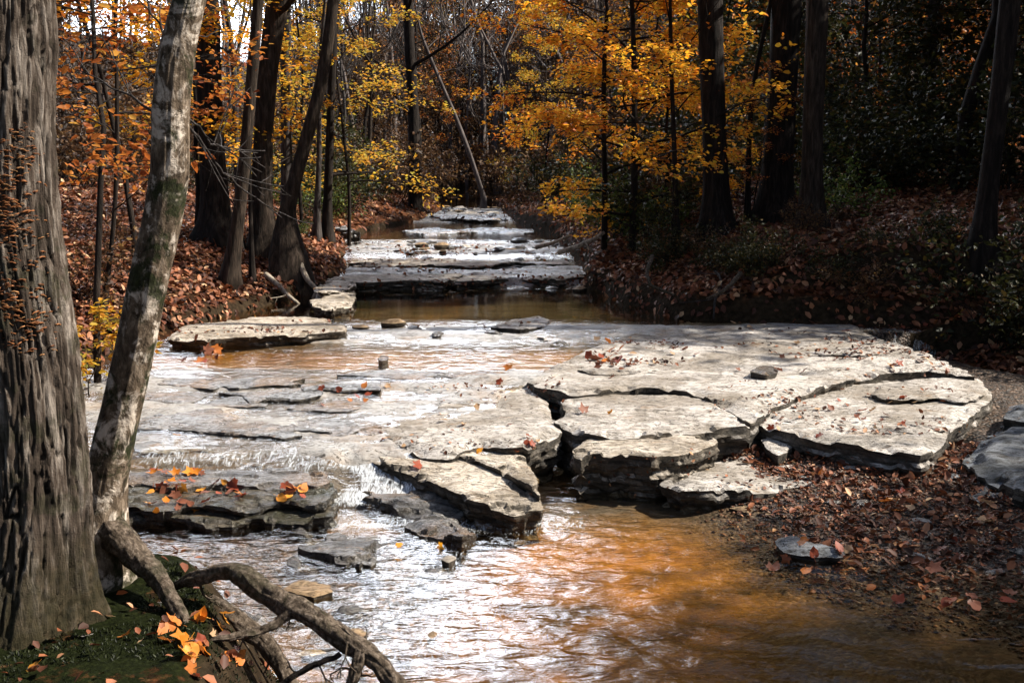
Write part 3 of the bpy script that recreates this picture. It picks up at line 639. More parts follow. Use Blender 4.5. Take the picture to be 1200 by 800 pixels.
# drop helper
def stones():
    r_ = np.random.default_rng(21); pr = []
    base = []
    for k in range(3):
        a = np.linspace(0, 6.28, 9)[:-1]; rr = r_.uniform(.7, 1.1, 8)
        o = slab(None, None, .03, .09, ['rock_wet', 'rock', 'rock_tan'][k], seed=70+k, und=.02, flake=.03, over=.02, name='stone', cat=None, world=np.stack([np.cos(a)*rr*.13, np.sin(a)*rr*.085], -1), jag=.02, round_=.04); SURF.pop(); base.append(o)
    used = [0]*3
    def put(k, x, y, sc, label, grp):
        B_, W_ = bed(np.array([x]), np.array([y]))
        o = base[k] if not used[k] else base[k].copy()
        if used[k]: COL.objects.link(o)
        used[k] = 1; o.location = (x, y, max(float(B_[0]), float(W_[0])-.02)+.006); o.rotation_euler = (0, 0, r_.uniform(0, 6.28)); o.scale = (sc, sc*r_.uniform(.7, 1.2), sc*r_.uniform(.6, 1.2))
        tag(o, label, 'stone', grp)
    nm = ['dark wet', 'pale', 'tan']
    for y0, y1, n, s0, wh in ((16.9, 19.4, 34, 1.2, 'in the white rapids past the tan rock step'), (27, 36, 26, 2.0, 'in the distant rapids below the creek bend'), (9.2, 10.2, 10, .9, 'in the strip of rapids under the dark pool'), (3.6, 5.1, 16, .55, 'in the near riffle by the gnarled root'), (13.0, 13.8, 8, 1.0, 'at the foot of the upstream rock step'), (14.4, 16.5, 14, 1.1, 'on the shallow sheet above the rock step'), (4.3, 5.9, 26, .4, 'half buried in the dark leafy gravel')):
        for _ in range(n):
            y = r_.uniform(y0, y1); L, Rr_ = float(Ledge(y)), float(Redge(y))
            x = r_.uniform(1.5, 3.6) if s0 == .4 else r_.uniform(-1.3, -.3) if y < 5.2 else (r_.uniform(-2.6, .8) if y < 10.3 else r_.uniform(L+.1, Rr_-.1))
            k = int(r_.choice(3, p=[.55, .3, .15])); put(k, x, y, s0*r_.uniform(.5, 1.4), '%s loose stone %s' % (nm[k], wh), '%s stones %s' % (nm[k], wh))
stones()
surf_add(bed_o); surf_add(gr_o)
allv = []; allf = []; off = 0
for v, f in SURF:
    allv += [tuple(p) for p in v]; allf += [tuple(i+off for i in t) for t in f]; off += len(v)
BVH = BVHTree.FromPolygons(allv, allf)
del allv, allf
def drop(x, y):
    h = BVH.ray_cast(Vector((x, y, 30)), Vector((0, 0, -1)))
    return (np.array(h[0]), np.array(h[1])) if h[0] is not None else (np.array([x, y, float(H(x, y))]), np.array([0, 0, 1.]))
def pick(u, v):
    d = Vector(ray(u, v)).normalized(); h = BVH.ray_cast(Vector(CAM), d)
    if h[0] is None: p = ground_hit(u, v); return p, np.array([0, 0, 1.])
    return np.array(h[0]), np.array(h[1])

# ------------------------------------------------------------------ leaf clouds
def leaves(mb, pos, ax, nrm, size, width=.55, fold=.25, droop=.15):
    pos = np.asarray(pos, float); n = len(pos)
    size = np.broadcast_to(size, (n,))[:, None]
    ax = ax/(np.linalg.norm(ax, axis=1, keepdims=True)+1e-9)
    sd = np.cross(ax, nrm); sd /= np.linalg.norm(sd, axis=1, keepdims=True)+1e-9
    nn = np.cross(sd, ax)
    def p(a, s, h): return pos+ax*size*a+sd*size*s*width+nn*size*h
    V = np.stack([p(0, 0, 0), p(.32, .5, fold*.3), p(.72, .36, fold*.3-droop*.5), p(1, 0, -droop), p(.32, -.5, fold*.3), p(.72, -.36, fold*.3-droop*.5)], 1)
    b = np.arange(n)[:, None]*6
    Q = np.concatenate([b+np.array([0, 1, 2, 3]), b+np.array([0, 3, 5, 4])], 0)
    mb.add(V.reshape(-1, 3), Q)
def rvec(rng, n):
    v = rng.normal(size=(n, 3)); return v/np.linalg.norm(v, axis=1, keepdims=True)

# ------------------------------------------------------------------ trees
RMIN = [.0018]
def grow(mb, rng, p, d, L, r, lev, maxlev, out, kids_n, sides, up=.12, wob=.25, spread=(.5, 1.0), flat=0., tip=.25, t0=.25):
    n = [9, 6, 5, 4][min(lev, 3)]
    P = [np.array(p, float)]; d = np.array(d, float)/np.linalg.norm(d)
    for i in range(n):
        d = d+rng.normal(size=3)*wob/n*1.4; d[2] += up/n*(1 if lev else .3)
        if flat and lev: d[2] *= (1-flat)
        d /= np.linalg.norm(d); P.append(P[-1]+d*L/n)
    P = np.array(P); rad = np.linspace(r, max(r*tip, RMIN[0]), n+1)
    mb.tube(P, rad, sides[min(lev, len(sides)-1)], cap=False)
    if lev >= maxlev: out.append(P); return
    k = kids_n[lev]
    for j in range(k):
        t = t0+(1-t0)*(j+rng.random())/k
        f = t*n; i0 = min(int(f), n-1); q = P[i0]+(P[i0+1]-P[i0])*(f-i0)
        T = P[i0+1]-P[i0]; T /= np.linalg.norm(T)
        s = rng.normal(size=3)
        if flat and lev: s[2] *= .15
        s -= T*s.dot(T); s /= np.linalg.norm(s)
        ang = rng.uniform(*spread)
        dd = T*math.cos(ang)+s*math.sin(ang)
        grow(mb, rng, q, dd, L*rng.uniform(.38, .6)*(1.1-.5*t), max(rad[i0]*rng.uniform(.4, .6), .002), lev+1, maxlev, out, kids_n, sides, up, wob, spread, flat, tip, .15)

def spray(mb, rng, tips, per, size, flat=True, jit=.03):
    pos = []; ax = []; nr = []
    for P in tips:
        m = per if isinstance(per, int) else rng.integers(*per)
        t = rng.random(m)*(len(P)-1); i = np.minimum(t.astype(int), len(P)-2); f = (t-i)[:, None]
        q = P[i]*(1-f)+P[i+1]*f
        T = P[i+1]-P[i]; T /= np.linalg.norm(T, axis=1, keepdims=True)+1e-9
        sd = np.cross(T, [0, 0, 1.]); sd *= rng.choice([-1, 1], m)[:, None]
        a = T*.6+sd*rng.uniform(.4, 1.2, (m, 1))+rng.normal(size=(m, 3))*.25
        pos.append(q+rng.normal(size=(m, 3))*jit); ax.append(a)
        nr.append(np.array([0, 0, 1.])+rng.normal(size=(m, 3))*(.35 *1.5 if flat else .9))
    pos = np.vstack(pos); n = len(pos)
    leaves(mb, pos, np.vstack(ax), np.vstack(nr), size*rng.uniform(.5, 1.4, n))

def bare_tree(seed, h, r, bark, leafm=None, nleaf=0, leaf_size=.09, limbs=13, first=.38, name='bare_tree'):
    rng = np.random.default_rng(seed); mb_ = MB()
    n = 14; P = np.zeros((n+1, 3)); P[:, 2] = np.linspace(-.3, h, n+1)
    w = np.cumsum(rng.normal(size=(n+1, 2))*.14, 0); w -= w[1]; P[:, :2] = w*np.linspace(0, 1, n+1)[:, None]**.7
    rad = r*(1-.86*np.linspace(0, 1, n+1)**.9); rad[0] *= 1.5; 
    mb_.tube(P, rad, 10, cap=False)
    tips = []; bm = MB()
    for j in range(limbs):
        t = first+(1-first)*(j+rng.random())/limbs; f = t*n; i = min(int(f), n-1); q = P[i]+(P[i+1]-P[i])*(f-i)
        a = rng.uniform(0, 2*math.pi); el = rng.uniform(.3, 1.0)
        grow(bm, rng, q, (math.cos(a)*math.cos(el), math.sin(a)*math.cos(el), math.sin(el)), h*rng.uniform(.16, .30)*(1.25-.7*t), rad[i]*.5, 1, 3, tips, [0, 5, 4], [6, 4, 3, 3], up=.3, wob=.5)
    root = empty(name)
    a = mb_.obj('trunk', bark, root); b = bm.obj('branches', bark, root); kids(root, a, b)
    if nleaf:
        lm = MB(); spray(lm, rng, tips, max(1, nleaf//len(tips)), leaf_size, False, .12)
        c = lm.obj('crown', leafm, root, smooth=False); kids(root, c)
    return root

def sapling(seed, h, r, spread, bark, leafm, per, leaf_size=.08, limbs=22, first=.12, name='beech_sapling', subn=(0, 5, 3), lean=.1, wob=.35, forward=None):
    rng = np.random.default_rng(seed); mb_ = MB()
    n = 12; P = np.zeros((n+1, 3)); P[:, 2] = np.linspace(-.2, h, n+1)
    w = np.cumsum(rng.normal(size=(n+1, 2))*lean, 0); w -= w[0]; P[:, :2] = w*np.linspace(0, 1, n+1)[:, None]
    rad = r*(1-.85*np.linspace(0, 1, n+1)); mb_.tube(P, rad, 8, cap=False)
    tips = []; bm = mb_; ga = rng.random()*6
    for j in range(limbs):
        t = first+(1-first)*(j+.5*rng.random())/limbs; f = t*n; i = min(int(f), n-1); q = P[i]+(P[i+1]-P[i])*(f-i)
        ga += 2.4+rng.normal()*.4
        L = spread*(1.15-.75*t)*rng.uniform(.6, 1.05)
        grow(bm, rng, q, (math.cos(ga), math.sin(ga), rng.uniform(-.05, .75)), L, max(rad[i]*.45, .004), 1, 3, tips, list(subn), [5, 4, 3, 3], up=.05, wob=wob*1.5, flat=.22, spread=(.5, .9))
    root = empty(name); a = mb_.obj('trunk', bark, root); kids(root, a)
    lm = MB(); spray(lm, rng, tips, per, leaf_size, True, .05); b = lm.obj('crown', leafm, root, smooth=False); kids(root, b)
    return root

def dense_tree(seed, h, r, crown_r, c0, bark, leafm, nleaf, leaf_size=.2, name='dense_tree'):
    rng = np.random.default_rng(seed); mb_ = MB()
    n = 10; P = np.zeros((n+1, 3)); P[:, 2] = np.linspace(-.3, h*.95, n+1)
    w = np.cumsum(rng.normal(size=(n+1, 2))*.12, 0); P[:, :2] = w-w[0]
    rad = r*(1-.85*np.linspace(0, 1, n+1)); mb_.tube(P, rad, 8, cap=False)
    tips = []
    for j in range(26):
        t = c0+(.98-c0)*(j+rng.random())/26; f = t*n; i = min(int(f), n-1); q = P[i]+(P[i+1]-P[i])*(f-i)
        a = rng.uniform(0, 6.28); prof = math.sin(math.pi*min(1, max(.12, (t-c0)/(1-c0)*.8+.15)))
        grow(mb_, rng, q, (math.cos(a), math.sin(a), rng.uniform(-.1, .5)), crown_r*prof*rng.uniform(.7, 1.15), rad[i]*.4, 1, 3, tips, [0, 5, 4], [5, 4, 3, 3], up=.15, wob=.5)
    root = empty(name); a = mb_.obj('trunk', bark, root); kids(root, a)
    lm = MB(); spray(lm, rng, tips, max(1, nleaf//len(tips)), leaf_size, False, .2); b = lm.obj('crown', leafm, root, smooth=False); kids(root, b)
    return root
def place(o, x, y, rz, s=1.0, label=None, cat='tree', group=None, dz=-.05, tiltx=0, tilty=0):
    o.location = (x, y, float(H(x, y))+dz); o.rotation_euler = (tiltx, tilty, rz); o.scale = (s, s, s)
    tag(o, label, cat, group); return o

# trees that the photo shows one by one: trunk traced as a path at its own distance
def path_tree(name, label, pts, wpx, bark, seed, y=None, base=None, htop=13., limbs=9, leafm=None, nleaf=0, sides=14, flare=1.35, group=None, cat='tree', crown_from=None, disp=.06, moss=None, limb_len=2.6, leaf_size=.09):
    """pts from the base up, in photo pixels; wpx: trunk width in pixels at each point."""
    rng = np.random.default_rng(seed)
    b = ground_hit(*pts[0]) if y is None else at_y(*pts[0], y)
    yy = b[1]
    P = [np.array([b[0], yy, b[2]])]
    for u, v in pts[1:]:
        p = at_y(u, v, yy); P.append(p)
    P = np.array(P); D = depth_of(b); rad = np.array(wpx)/2/FPX*D
    # run on above the frame
    d = P[-1]-P[-2]; d /= np.linalg.norm(d); d = d+np.array([0, 0, 1.5]); d /= np.linalg.norm(d)
    ex = []; er = []
    rem = max(0, b[2]+htop-P[-1][2]); m = max(2, int(rem/1.2))
    q = P[-1].copy()
    for i in range(m):
        d = d+rng.normal(size=3)*.06; d[2] = abs(d[2]); d /= np.linalg.norm(d); q = q+d*rem/m; ex.append(q.copy()); er.append(rad[-1]*(1-.85*(i+1)/m))
    P = np.vstack([P, ex]); rad = np.concatenate([rad, er])
    # resample smoothly
    s = np.concatenate([[0], np.cumsum(np.linalg.norm(np.diff(P, axis=0), axis=1))])
    tt = np.linspace(0, s[-1], max(30, int(s[-1]/.16)))
    C = np.stack([np.interp(tt, s, P[:, k]) for k in range(3)], -1); rr = np.interp(tt, s, rad)
    ker = np.ones(5)/5
    for k in range(3):
        pad = np.concatenate([[C[0, k]]*2, C[:, k], [C[-1, k]]*2]); C[:, k] = np.convolve(pad, ker, 'valid')
    rr = rr*(1+(flare-1)*np.exp(-tt/.35))
    C = np.vstack([C[0]-np.array([0, 0, .35]), C]); rr = np.concatenate([[rr[0]*1.15], rr])
    o0 = np.array([b[0], yy, b[2]]); C = C-o0
    root = empty(name, o0); mb_ = MB()
    def dsp(Pp, th, r_):
        a = np.stack([np.cos(th), np.sin(th)], 0)
        base = np.exp(-np.clip(Pp[:, 2], 0, None)/.3)[:, None]
        return r_*(1+disp*fbm(a[0][None]*1.6+seed, a[1][None]*1.6, Pp[:, 2][:, None]*1.5, o=3, seed=seed)*1.6+base*.35*np.clip(np.sin(th*4+seed)[None], 0, 1))
    mb_.tube(C, rr, sides, cap=False, disp=dsp)
    tips = []; bm = MB() if limbs > 12 else mb_
    zt = crown_from if crown_from is not None else 3.2
    cand = np.where(C[:, 2] > zt)[0]
    for j in range(limbs):
        if len(cand) == 0: break
        i = cand[int((j+rng.random())/limbs*len(cand))]; a = rng.uniform(0, 6.28); el = rng.uniform(.1, .8)
        grow(bm, rng, C[i], (math.cos(a)*math.cos(el), math.sin(a)*math.cos(el), math.sin(el)), limb_len*rng.uniform(.6, 1.2), max(rr[i]*.4, .006), 1, 3, tips, [0, 5, 4], [6, 4, 3, 3], up=.25, wob=.5)
    mb_.obj('trunk', bark, root)
    if limbs > 12: bm.obj('branches', bark, root)
    if nleaf and tips:
        lm = MB(); spray(lm, rng, tips, max(1, nleaf//len(tips)), leaf_size, True, .05); lm.obj('crown', leafm, root, smooth=False)
    tag(root, label, cat, group)
    return root, C+o0, rr

# ---- the two near trees
def big_trunk():
    yb = 2.75
    pts = [(20, 735), (26, 690), (30, 640), (34, 560), (32, 480), (24, 400), (12, 320), (2, 240), (-2, 150), (-2, 60), (-4, -60), (-8, -200)]
    w = [205, 165, 140, 128, 122, 118, 116, 116, 118, 120, 122, 122]
    P = np.array([at_y(u, v, yb) for u, v in pts]); D = np.array([depth_of(p) for p in P]); rad = np.array(w)/2/FPX*D
    top = P[-1]+np.array([[-.1, .1, 2.5], [-.2, .1, 5.5], [-.1, .2, 9.]]); P = np.vstack([P, top]); rad = np.concatenate([rad, [rad[-1]*.9, rad[-1]*.6, rad[-1]*.2]])
    s = np.concatenate([[0], np.cumsum(np.linalg.norm(np.diff(P, axis=0), axis=1))])
    tt = np.concatenate([np.linspace(0, s[11], 420), np.linspace(s[11], s[-1], 40)[1:]])
    C = np.stack([np.interp(tt, s, P[:, k]) for k in range(3)], -1); rr = np.interp(tt, s, rad)
    for _ in range(40):
        C[1:-1] = .5*C[1:-1]+.25*(C[2:]+C[:-2]); rr[1:-1] = .5*rr[1:-1]+.25*(rr[2:]+rr[:-2])
    o0 = P[0].copy(); root = empty('furrowed_tree', o0); mb_ = MB()
    FUR = []
    def dsp(Pp, th, r_):
        z = Pp[:, 2][:, None]+o0[2]; c = np.cos(th)[None]; sn = np.sin(th)[None]
        lo = fbm(c*1.3, sn*1.3, z*.9, o=2, seed=61)
        dx_ = .6*fbm(c*3, sn*3, z*6, o=4, seed=66); dz_ = .5*fbm(c*4, sn*4, z*4, o=2, seed=69)
        qx, qy, qz = np.broadcast_arrays(c*6.2+dx_*1.5, sn*6.2-dx_*1.5, z*3.0+dz_*.8)
        ix, iy, iz = np.floor(qx), np.floor(qy), np.floor(qz); d1 = np.full(qx.shape, 9.); d2 = d1.copy(); lv = np.zeros(qx.shape)
        for a0 in (-1, 0, 1):
            for a1 in (-1, 0, 1):
                for a2 in (-1, 0, 1):
                    cx, cy_, cz = ix+a0, iy+a1, iz+a2
                    dd = np.sqrt((cx+_h(cx, cy_, cz, 1)-qx)**2+(cy_+_h(cx, cy_, cz, 2)-qy)**2+(cz+_h(cx, cy_, cz, 3)-qz)**2)
                    lv = np.where(dd < d1, _h(cx, cy_, cz, 4), lv); d2 = np.where(dd < d1, d1, np.minimum(d2, dd)); d1 = np.minimum(d1, dd)
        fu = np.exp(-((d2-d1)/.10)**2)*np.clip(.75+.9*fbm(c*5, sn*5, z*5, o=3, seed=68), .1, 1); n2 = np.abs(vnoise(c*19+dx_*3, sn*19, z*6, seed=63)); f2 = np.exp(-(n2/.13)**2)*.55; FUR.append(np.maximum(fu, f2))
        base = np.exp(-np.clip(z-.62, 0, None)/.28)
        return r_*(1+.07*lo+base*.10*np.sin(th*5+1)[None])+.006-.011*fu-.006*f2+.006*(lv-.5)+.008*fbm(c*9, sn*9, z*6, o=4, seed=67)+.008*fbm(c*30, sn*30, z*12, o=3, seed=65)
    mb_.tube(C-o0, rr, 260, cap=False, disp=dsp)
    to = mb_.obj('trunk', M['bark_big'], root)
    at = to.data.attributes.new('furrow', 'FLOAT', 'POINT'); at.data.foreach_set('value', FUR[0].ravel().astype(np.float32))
    bm = MB(); rng = np.random.default_rng(3); tips = []
    for j in range(8):
        i = 425+j*4; a = rng.uniform(2.0, 4.4)
        grow(bm, rng, C[min(i, len(C)-1)]-o0, (math.cos(a), math.sin(a), .6), 2.2, .05, 1, 3, tips, [0, 4, 3], [6, 4, 3, 3])
    bm.obj('branches', M['bark_big'], root)
    tag(root, 'thick grey tree with deeply furrowed bark and orange bracket fungi', 'tree')
    # bracket fungi
    th = np.linspace(-1, 1, 9)*math.pi/2
    V = [(0, 0, 0)]+[(math.cos(t)*.008, math.sin(t)*.015, -.0035+.003*math.cos(3*t)) for t in th]+[(0, 0, -.006)]
    T = [(0, i, i+1) for i in range(1, 9)]+[(10, i+1, i) for i in range(1, 9)]
    me = None; rest = MB(); cnt = 0
    CL = [(rng.uniform(-20, 60), rng.uniform(165, 395)) for _ in range(70)]
    for k in range(900):
        u, v = CL[rng.integers(70)]; u += rng.normal()*15; v += rng.normal()*13
        if rng.random() > .9-.8*max(0, (u-30)/40) or (v < 190 and u > 45): continue
        z = at_y(u, v, yb)[2]; i = int(np.argmin(np.abs(C[:420, 2]-z))); c = C[i]; r0 = rr[i]
        dx = at_y(u, v, yb-r0*.7)[0]-c[0]
        if abs(dx) > r0*.97: continue
        a = math.atan2(-math.sqrt(max(1e-6, r0*r0-dx*dx)), dx)
        pz = np.array([c[0]+math.cos(a)*r0*1.02, c[1]+math.sin(a)*r0*1.02, z])-o0
        s_ = .3+.55*rng.random()**1.6; ca, sa = math.cos(a), math.sin(a)
        if cnt < 100:
            if me is None:
                q = MB(); q.add(V, None, T); o = q.obj('bracket_fungus', M['fungus'], root); me = o.data
            else: o = link('bracket_fungus', me, root)
            o.location = pz; o.rotation_euler = (rng.normal()*.25, rng.normal()*.2, a); o.scale = (s_, s_*rng.uniform(.8, 1.5), s_)
        else:
            W_ = np.array(V)*s_; W_ = np.stack([W_[:, 0]*ca-W_[:, 1]*sa, W_[:, 0]*sa+W_[:, 1]*ca, W_[:, 2]+W_[:, 1]*rng.normal()*.25], -1)+pz
            rest.add(W_, None, T)
        cnt += 1
    if rest.n: tag(rest.obj('bracket_fungi', M['fungus'], root), kind='stuff')
    return root
big_trunk()

def pale_tree():
    yb = 3.05
    pts = [(104, 690), (112, 640), (118, 600), (124, 560), (142, 480), (160, 400), (174, 330), (190, 262), (200, 200), (200, 130), (207, 60), (222, 0), (236, -60), (262, -170)]
    w = [130, 82, 60, 50, 46, 45, 44, 44, 44, 43, 41, 37, 34, 31]
    P = np.array([at_y(u, v, yb) for u, v in pts]); D = np.array([depth_of(p) for p in P]); rad = np.array(w)/2/FPX*D
    P = np.vstack([P, P[-1]+np.array([[.3, .1, 1.2], [.5, .3, 2.8], [.6, .3, 4.6]])]); rad = np.concatenate([rad, [.04, .03, .012]])
    s = np.concatenate([[0], np.cumsum(np.linalg.norm(np.diff(P, axis=0), axis=1))])
    tt = np.concatenate([np.linspace(0, s[13], 300), np.linspace(s[13], s[-1], 40)[1:]])
    C = np.stack([np.interp(tt, s, P[:, k]) for k in range(3)], -1); rr = np.interp(tt, s, rad)
    for _ in range(30):
        C[1:-1] = .5*C[1:-1]+.25*(C[2:]+C[:-2]); rr[1:-1] = .5*rr[1:-1]+.25*(rr[2:]+rr[:-2])
    C = np.vstack([C[0]-[0, 0, .25], C]); rr = np.concatenate([[rr[0]*1.3], rr])
    o0 = P[0].copy(); root = empty('leaning_tree', o0); mb_ = MB()
    def dsp(Pp, th, r_):
        z = Pp[:, 2][:, None]+o0[2]; c = np.cos(th)[None]; sn = np.sin(th)[None]
        return r_*(1+.09*fbm(c*1.5, sn*1.5, z*2.2, o=3, seed=71))+.0035*fbm(c*9, sn*9, z*16, o=4, seed=72)
    mb_.tube(C-o0, rr, 120, cap=False, disp=dsp)
    mb_.obj('trunk', M['bark_pale'], root)
    rng = np.random.default_rng(5)
    def root_part(px, wp, zs=None, ys=None, mat='bark_root', name='root'):
        Q = []
        for k, (u, v) in enumerate(px): Q.append(at_y(u, v, ys[k]))
        Q = np.array(Q); r_ = .82*np.array(wp)/2/FPX*np.array([depth_of(p) for p in Q])
        s_ = np.concatenate([[0], np.cumsum(np.linalg.norm(np.diff(Q, axis=0), axis=1))]); t_ = np.linspace(0, s_[-1], 160)
        A = np.stack([np.interp(t_, s_, Q[:, k]) for k in range(3)], -1); r2 = np.interp(t_, s_, r_)
        for _ in range(10): A[1:-1] = .5*A[1:-1]+.25*(A[2:]+A[:-2])
        sd = int(abs(px[0][0])+px[-1][1])
        A = A+.014*np.stack([fbm(t_*9, 1, seed=sd), fbm(t_*9, 2, seed=sd), fbm(t_*9, 3, seed=sd)], -1)
        m_ = MB()
        def d_(Pp, th, r0):
            c = np.cos(th)[None]; sn = np.sin(th)[None]; tt_ = t_[:, None]
            return r0*(1+.5*fbm(c*1.6, sn*1.6, tt_*10, o=4, seed=sd+1))+.0045*fbm(c*7, sn*7, tt_*26, o=3, seed=sd+2)
        m_.tube(A-o0, r2, 36, cap=True, disp=d_)
        for k in range(3):
            i = rng.integers(15, 150); dd = rng.normal(size=3); dd[2] = -abs(dd[2])*.7
            grow(m_, rng, A[i]-o0, dd, 0.04+.12*rng.random(), max(.003, r2[i]*.22), 2, 3, [], [0, 0, 3], [6, 6, 5, 4], up=-.5, wob=1.0)
        return m_.obj(name, M[mat], root)
    root_part([(116, 612), (132, 626), (155, 648), (176, 668), (194, 688), (205, 712), (216, 735), (236, 752), (258, 768)], [48, 42, 34, 28, 24, 20, 19, 18, 12], ys=[3.05, 3.0, 2.96, 2.92, 2.88, 2.82, 2.76, 2.72, 2.7])
    root_part([(150, 660), (185, 690), (225, 704), (268, 720), (300, 742), (330, 778), (350, 825)], [60, 44, 36, 32, 30, 26, 22], ys=[3.12, 3.1, 3.06, 3.04, 3.0, 2.96, 2.9], mat='bark_root')
    root_part([(205, 688), (222, 678), (248, 670), (270, 667), (292, 676), (308, 690), (333, 707), (357, 716), (378, 730), (400, 748), (424, 760), (445, 778), (470, 808)], [14, 20, 25, 27, 30, 32, 32, 30, 28, 27, 27, 28, 26], ys=[2.98, 2.95, 2.92, 2.9, 2.88, 2.86, 2.84, 2.82, 2.8, 2.78, 2.76, 2.75, 2.74], name='root')
    root_part([(345, 716), (326, 730), (300, 738), (268, 748), (240, 752)], [16, 13, 12, 9, 6], ys=[2.82, 2.8, 2.77, 2.74, 2.72])
    root_part([(368, 722), (384, 728), (402, 738), (415, 750), (424, 762)], [10, 15, 15, 17, 18], ys=[2.80, 2.80, 2.79, 2.77, 2.75])
    root_part([(425, 762), (420, 780), (412, 800), (404, 830)], [22, 19, 16, 15], ys=[2.75, 2.73, 2.72, 2.70])
    root_part([(402, 766), (372, 780), (340, 797), (310, 815)], [6, 8, 8, 8], ys=[2.75, 2.74, 2.73, 2.72], mat='bark_dark')
    # twigs hanging off the trunk towards the upstream bank
    bm = MB()
    for px, ys_, w0 in (([(200, 118), (225, 150), (250, 190), (275, 218), (300, 232), (330, 254)], [3.05, 3.1, 3.2, 3.3, 3.4, 3.5], .006), ([(190, 140), (160, 118), (120, 95), (78, 78)], [3.05, 3.1, 3.2, 3.3], .005), ([(205, 60), (180, 20), (165, -20)], [3.05, 3.2, 3.3], .005), ([(222, 140), (245, 168), (262, 172), (300, 205)], [3.08, 3.2, 3.3, 3.4], .004)):
        Q = np.array([at_y(u, v, y_) for (u, v), y_ in zip(px, ys_)]); s_ = np.linspace(0, 1, len(Q)); t_ = np.linspace(0, 1, 24)
        A = np.stack([np.interp(t_, s_, Q[:, k]) for k in range(3)], -1)+.012*np.stack([fbm(t_*7, k, seed=int(w0*1e4)+k) for k in range(3)], -1)
        bm.tube(A-o0, np.linspace(w0, .0015, 24), 6, cap=False)
        for k in range(5):
            i = rng.integers(5, 22); tp = []
            grow(bm, rng, A[i]-o0, (A[i]-A[i-1])/np.linalg.norm(A[i]-A[i-1])+rng.normal(size=3)*.5, .22, .002, 2, 3, tp, [0, 0, 2], [4, 4, 4, 3])
    bm.obj('branches', M['bark_grey'], root)
    tag(root, 'slim leaning tree with mottled pale bark, moss patches and gnarled roots', 'tree')
pale_tree()

# ---- mid-distance trees, left bank
path_tree('tree', 'stout dark straight tree on the leafy bank just beyond the leaning trunk', [(254, 285), (252, 240), (248, 160), (244, 80), (242, 0), (240, -60)], [38, 31, 29, 28, 28, 27], M['bark_dark'], 101, leafm=M['l_rust'], nleaf=500)
path_tree('tree', 'thin brown tree leaning in front of two straight ones on the leafy bank', [(268, 335), (276, 280), (284, 220), (291, 140), (297, 70), (303, 0), (306, -50)], [17, 15, 14, 13, 13, 12, 12], M['bark_brown'], 102, limbs=7)
path_tree('tree', 'dark tree rising from the bank above the flared stump', [(310, 300), (306, 230), (309, 150), (314, 80), (326, 0), (332, -50)], [30, 24, 22, 23, 24, 23], M['bark_brown'], 103, leafm=M['l_gold'], nleaf=400)
path_tree('tree', 'grey straight tree half hidden behind the curved tree', [(336, 262), (336, 180), (335, 100), (335, 0), (335, -40)], [14, 13, 12, 12, 11], M['bark_grey'], 104, y=17.5)
path_tree('tree', 'curved tree with a swollen flared base and bare roots', [(342, 330), (340, 300), (332, 272), (336, 246), (346, 210), (358, 165), (370, 125), (380, 80), (386, 40), (391, 0), (396, -50)], [34, 38, 28, 18, 16, 15, 14, 14, 13, 13, 12], M['bark_brown'], 105, flare=1.5, leafm=M['l_gold'], nleaf=300, disp=.1)
path_tree('tree', 'thin tree beside the white boulders', [(383, 284), (384, 230), (386, 180), (388, 120), (390, 60), (392, 0)], [13, 10, 10, 9, 9, 8], M['bark_dark'], 106, y=17.2, crown_from=1.0, leafm=M['l_gold'], nleaf=600, limbs=12, limb_len=1.6)
path_tree('tree', 'slim grey tree close beside the one at the white boulders', [(371, 280), (372, 230), (374, 190)], [8, 7, 6], M['bark_grey'], 107, y=17.0, htop=6, limbs=5, limb_len=1.2)
path_tree('tree', 'slender dark stem growing from the leaf covered bank near the leaning trunk', [(120, 370), (130, 300), (136, 230), (138, 150), (136, 60), (134, 0)], [6, 5, 5, 5, 4, 4], M['bark_dark'], 108, limbs=8, crown_from=.8, leafm=M['l_rust'], nleaf=500, limb_len=1.0, htop=5)
path_tree('tree', 'thin dark stem between the leaning tree and the flared stump', [(296, 330), (294, 270), (292, 200)], [6, 5, 4], M['bark_dark'], 109, limbs=4, crown_from=1.0, limb_len=.8, htop=4)
# centre
path_tree('tree', 'bare dark double stemmed tree at the far creek bend', [(487, 255), (486, 190), (484, 120), (480, 60), (478, 0)], [17, 14, 13, 12, 11], M['bark_dark'], 110, y=30, limbs=16, crown_from=2.5, htop=17, limb_len=4)
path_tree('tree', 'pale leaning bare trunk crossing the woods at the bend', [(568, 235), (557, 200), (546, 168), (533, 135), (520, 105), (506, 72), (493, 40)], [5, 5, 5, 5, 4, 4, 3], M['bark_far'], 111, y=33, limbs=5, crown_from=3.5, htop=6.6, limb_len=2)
# right bank
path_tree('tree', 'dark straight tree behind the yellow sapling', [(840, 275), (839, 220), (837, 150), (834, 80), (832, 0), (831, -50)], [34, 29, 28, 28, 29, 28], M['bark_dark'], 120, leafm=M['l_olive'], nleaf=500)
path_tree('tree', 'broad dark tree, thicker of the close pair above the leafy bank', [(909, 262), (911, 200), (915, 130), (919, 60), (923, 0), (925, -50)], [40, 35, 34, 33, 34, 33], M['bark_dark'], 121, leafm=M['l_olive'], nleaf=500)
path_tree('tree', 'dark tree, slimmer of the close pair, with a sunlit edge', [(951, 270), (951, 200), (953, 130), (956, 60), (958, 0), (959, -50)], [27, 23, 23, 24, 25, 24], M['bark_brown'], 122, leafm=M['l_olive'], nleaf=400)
path_tree('tree', 'distant grey tree standing alone in the dark slope undergrowth', [(1085, 160), (1087, 120), (1091, 70), (1096, 20), (1099, -20)], [17, 16, 16, 17, 17], M['bark_grey'], 123, y=20)
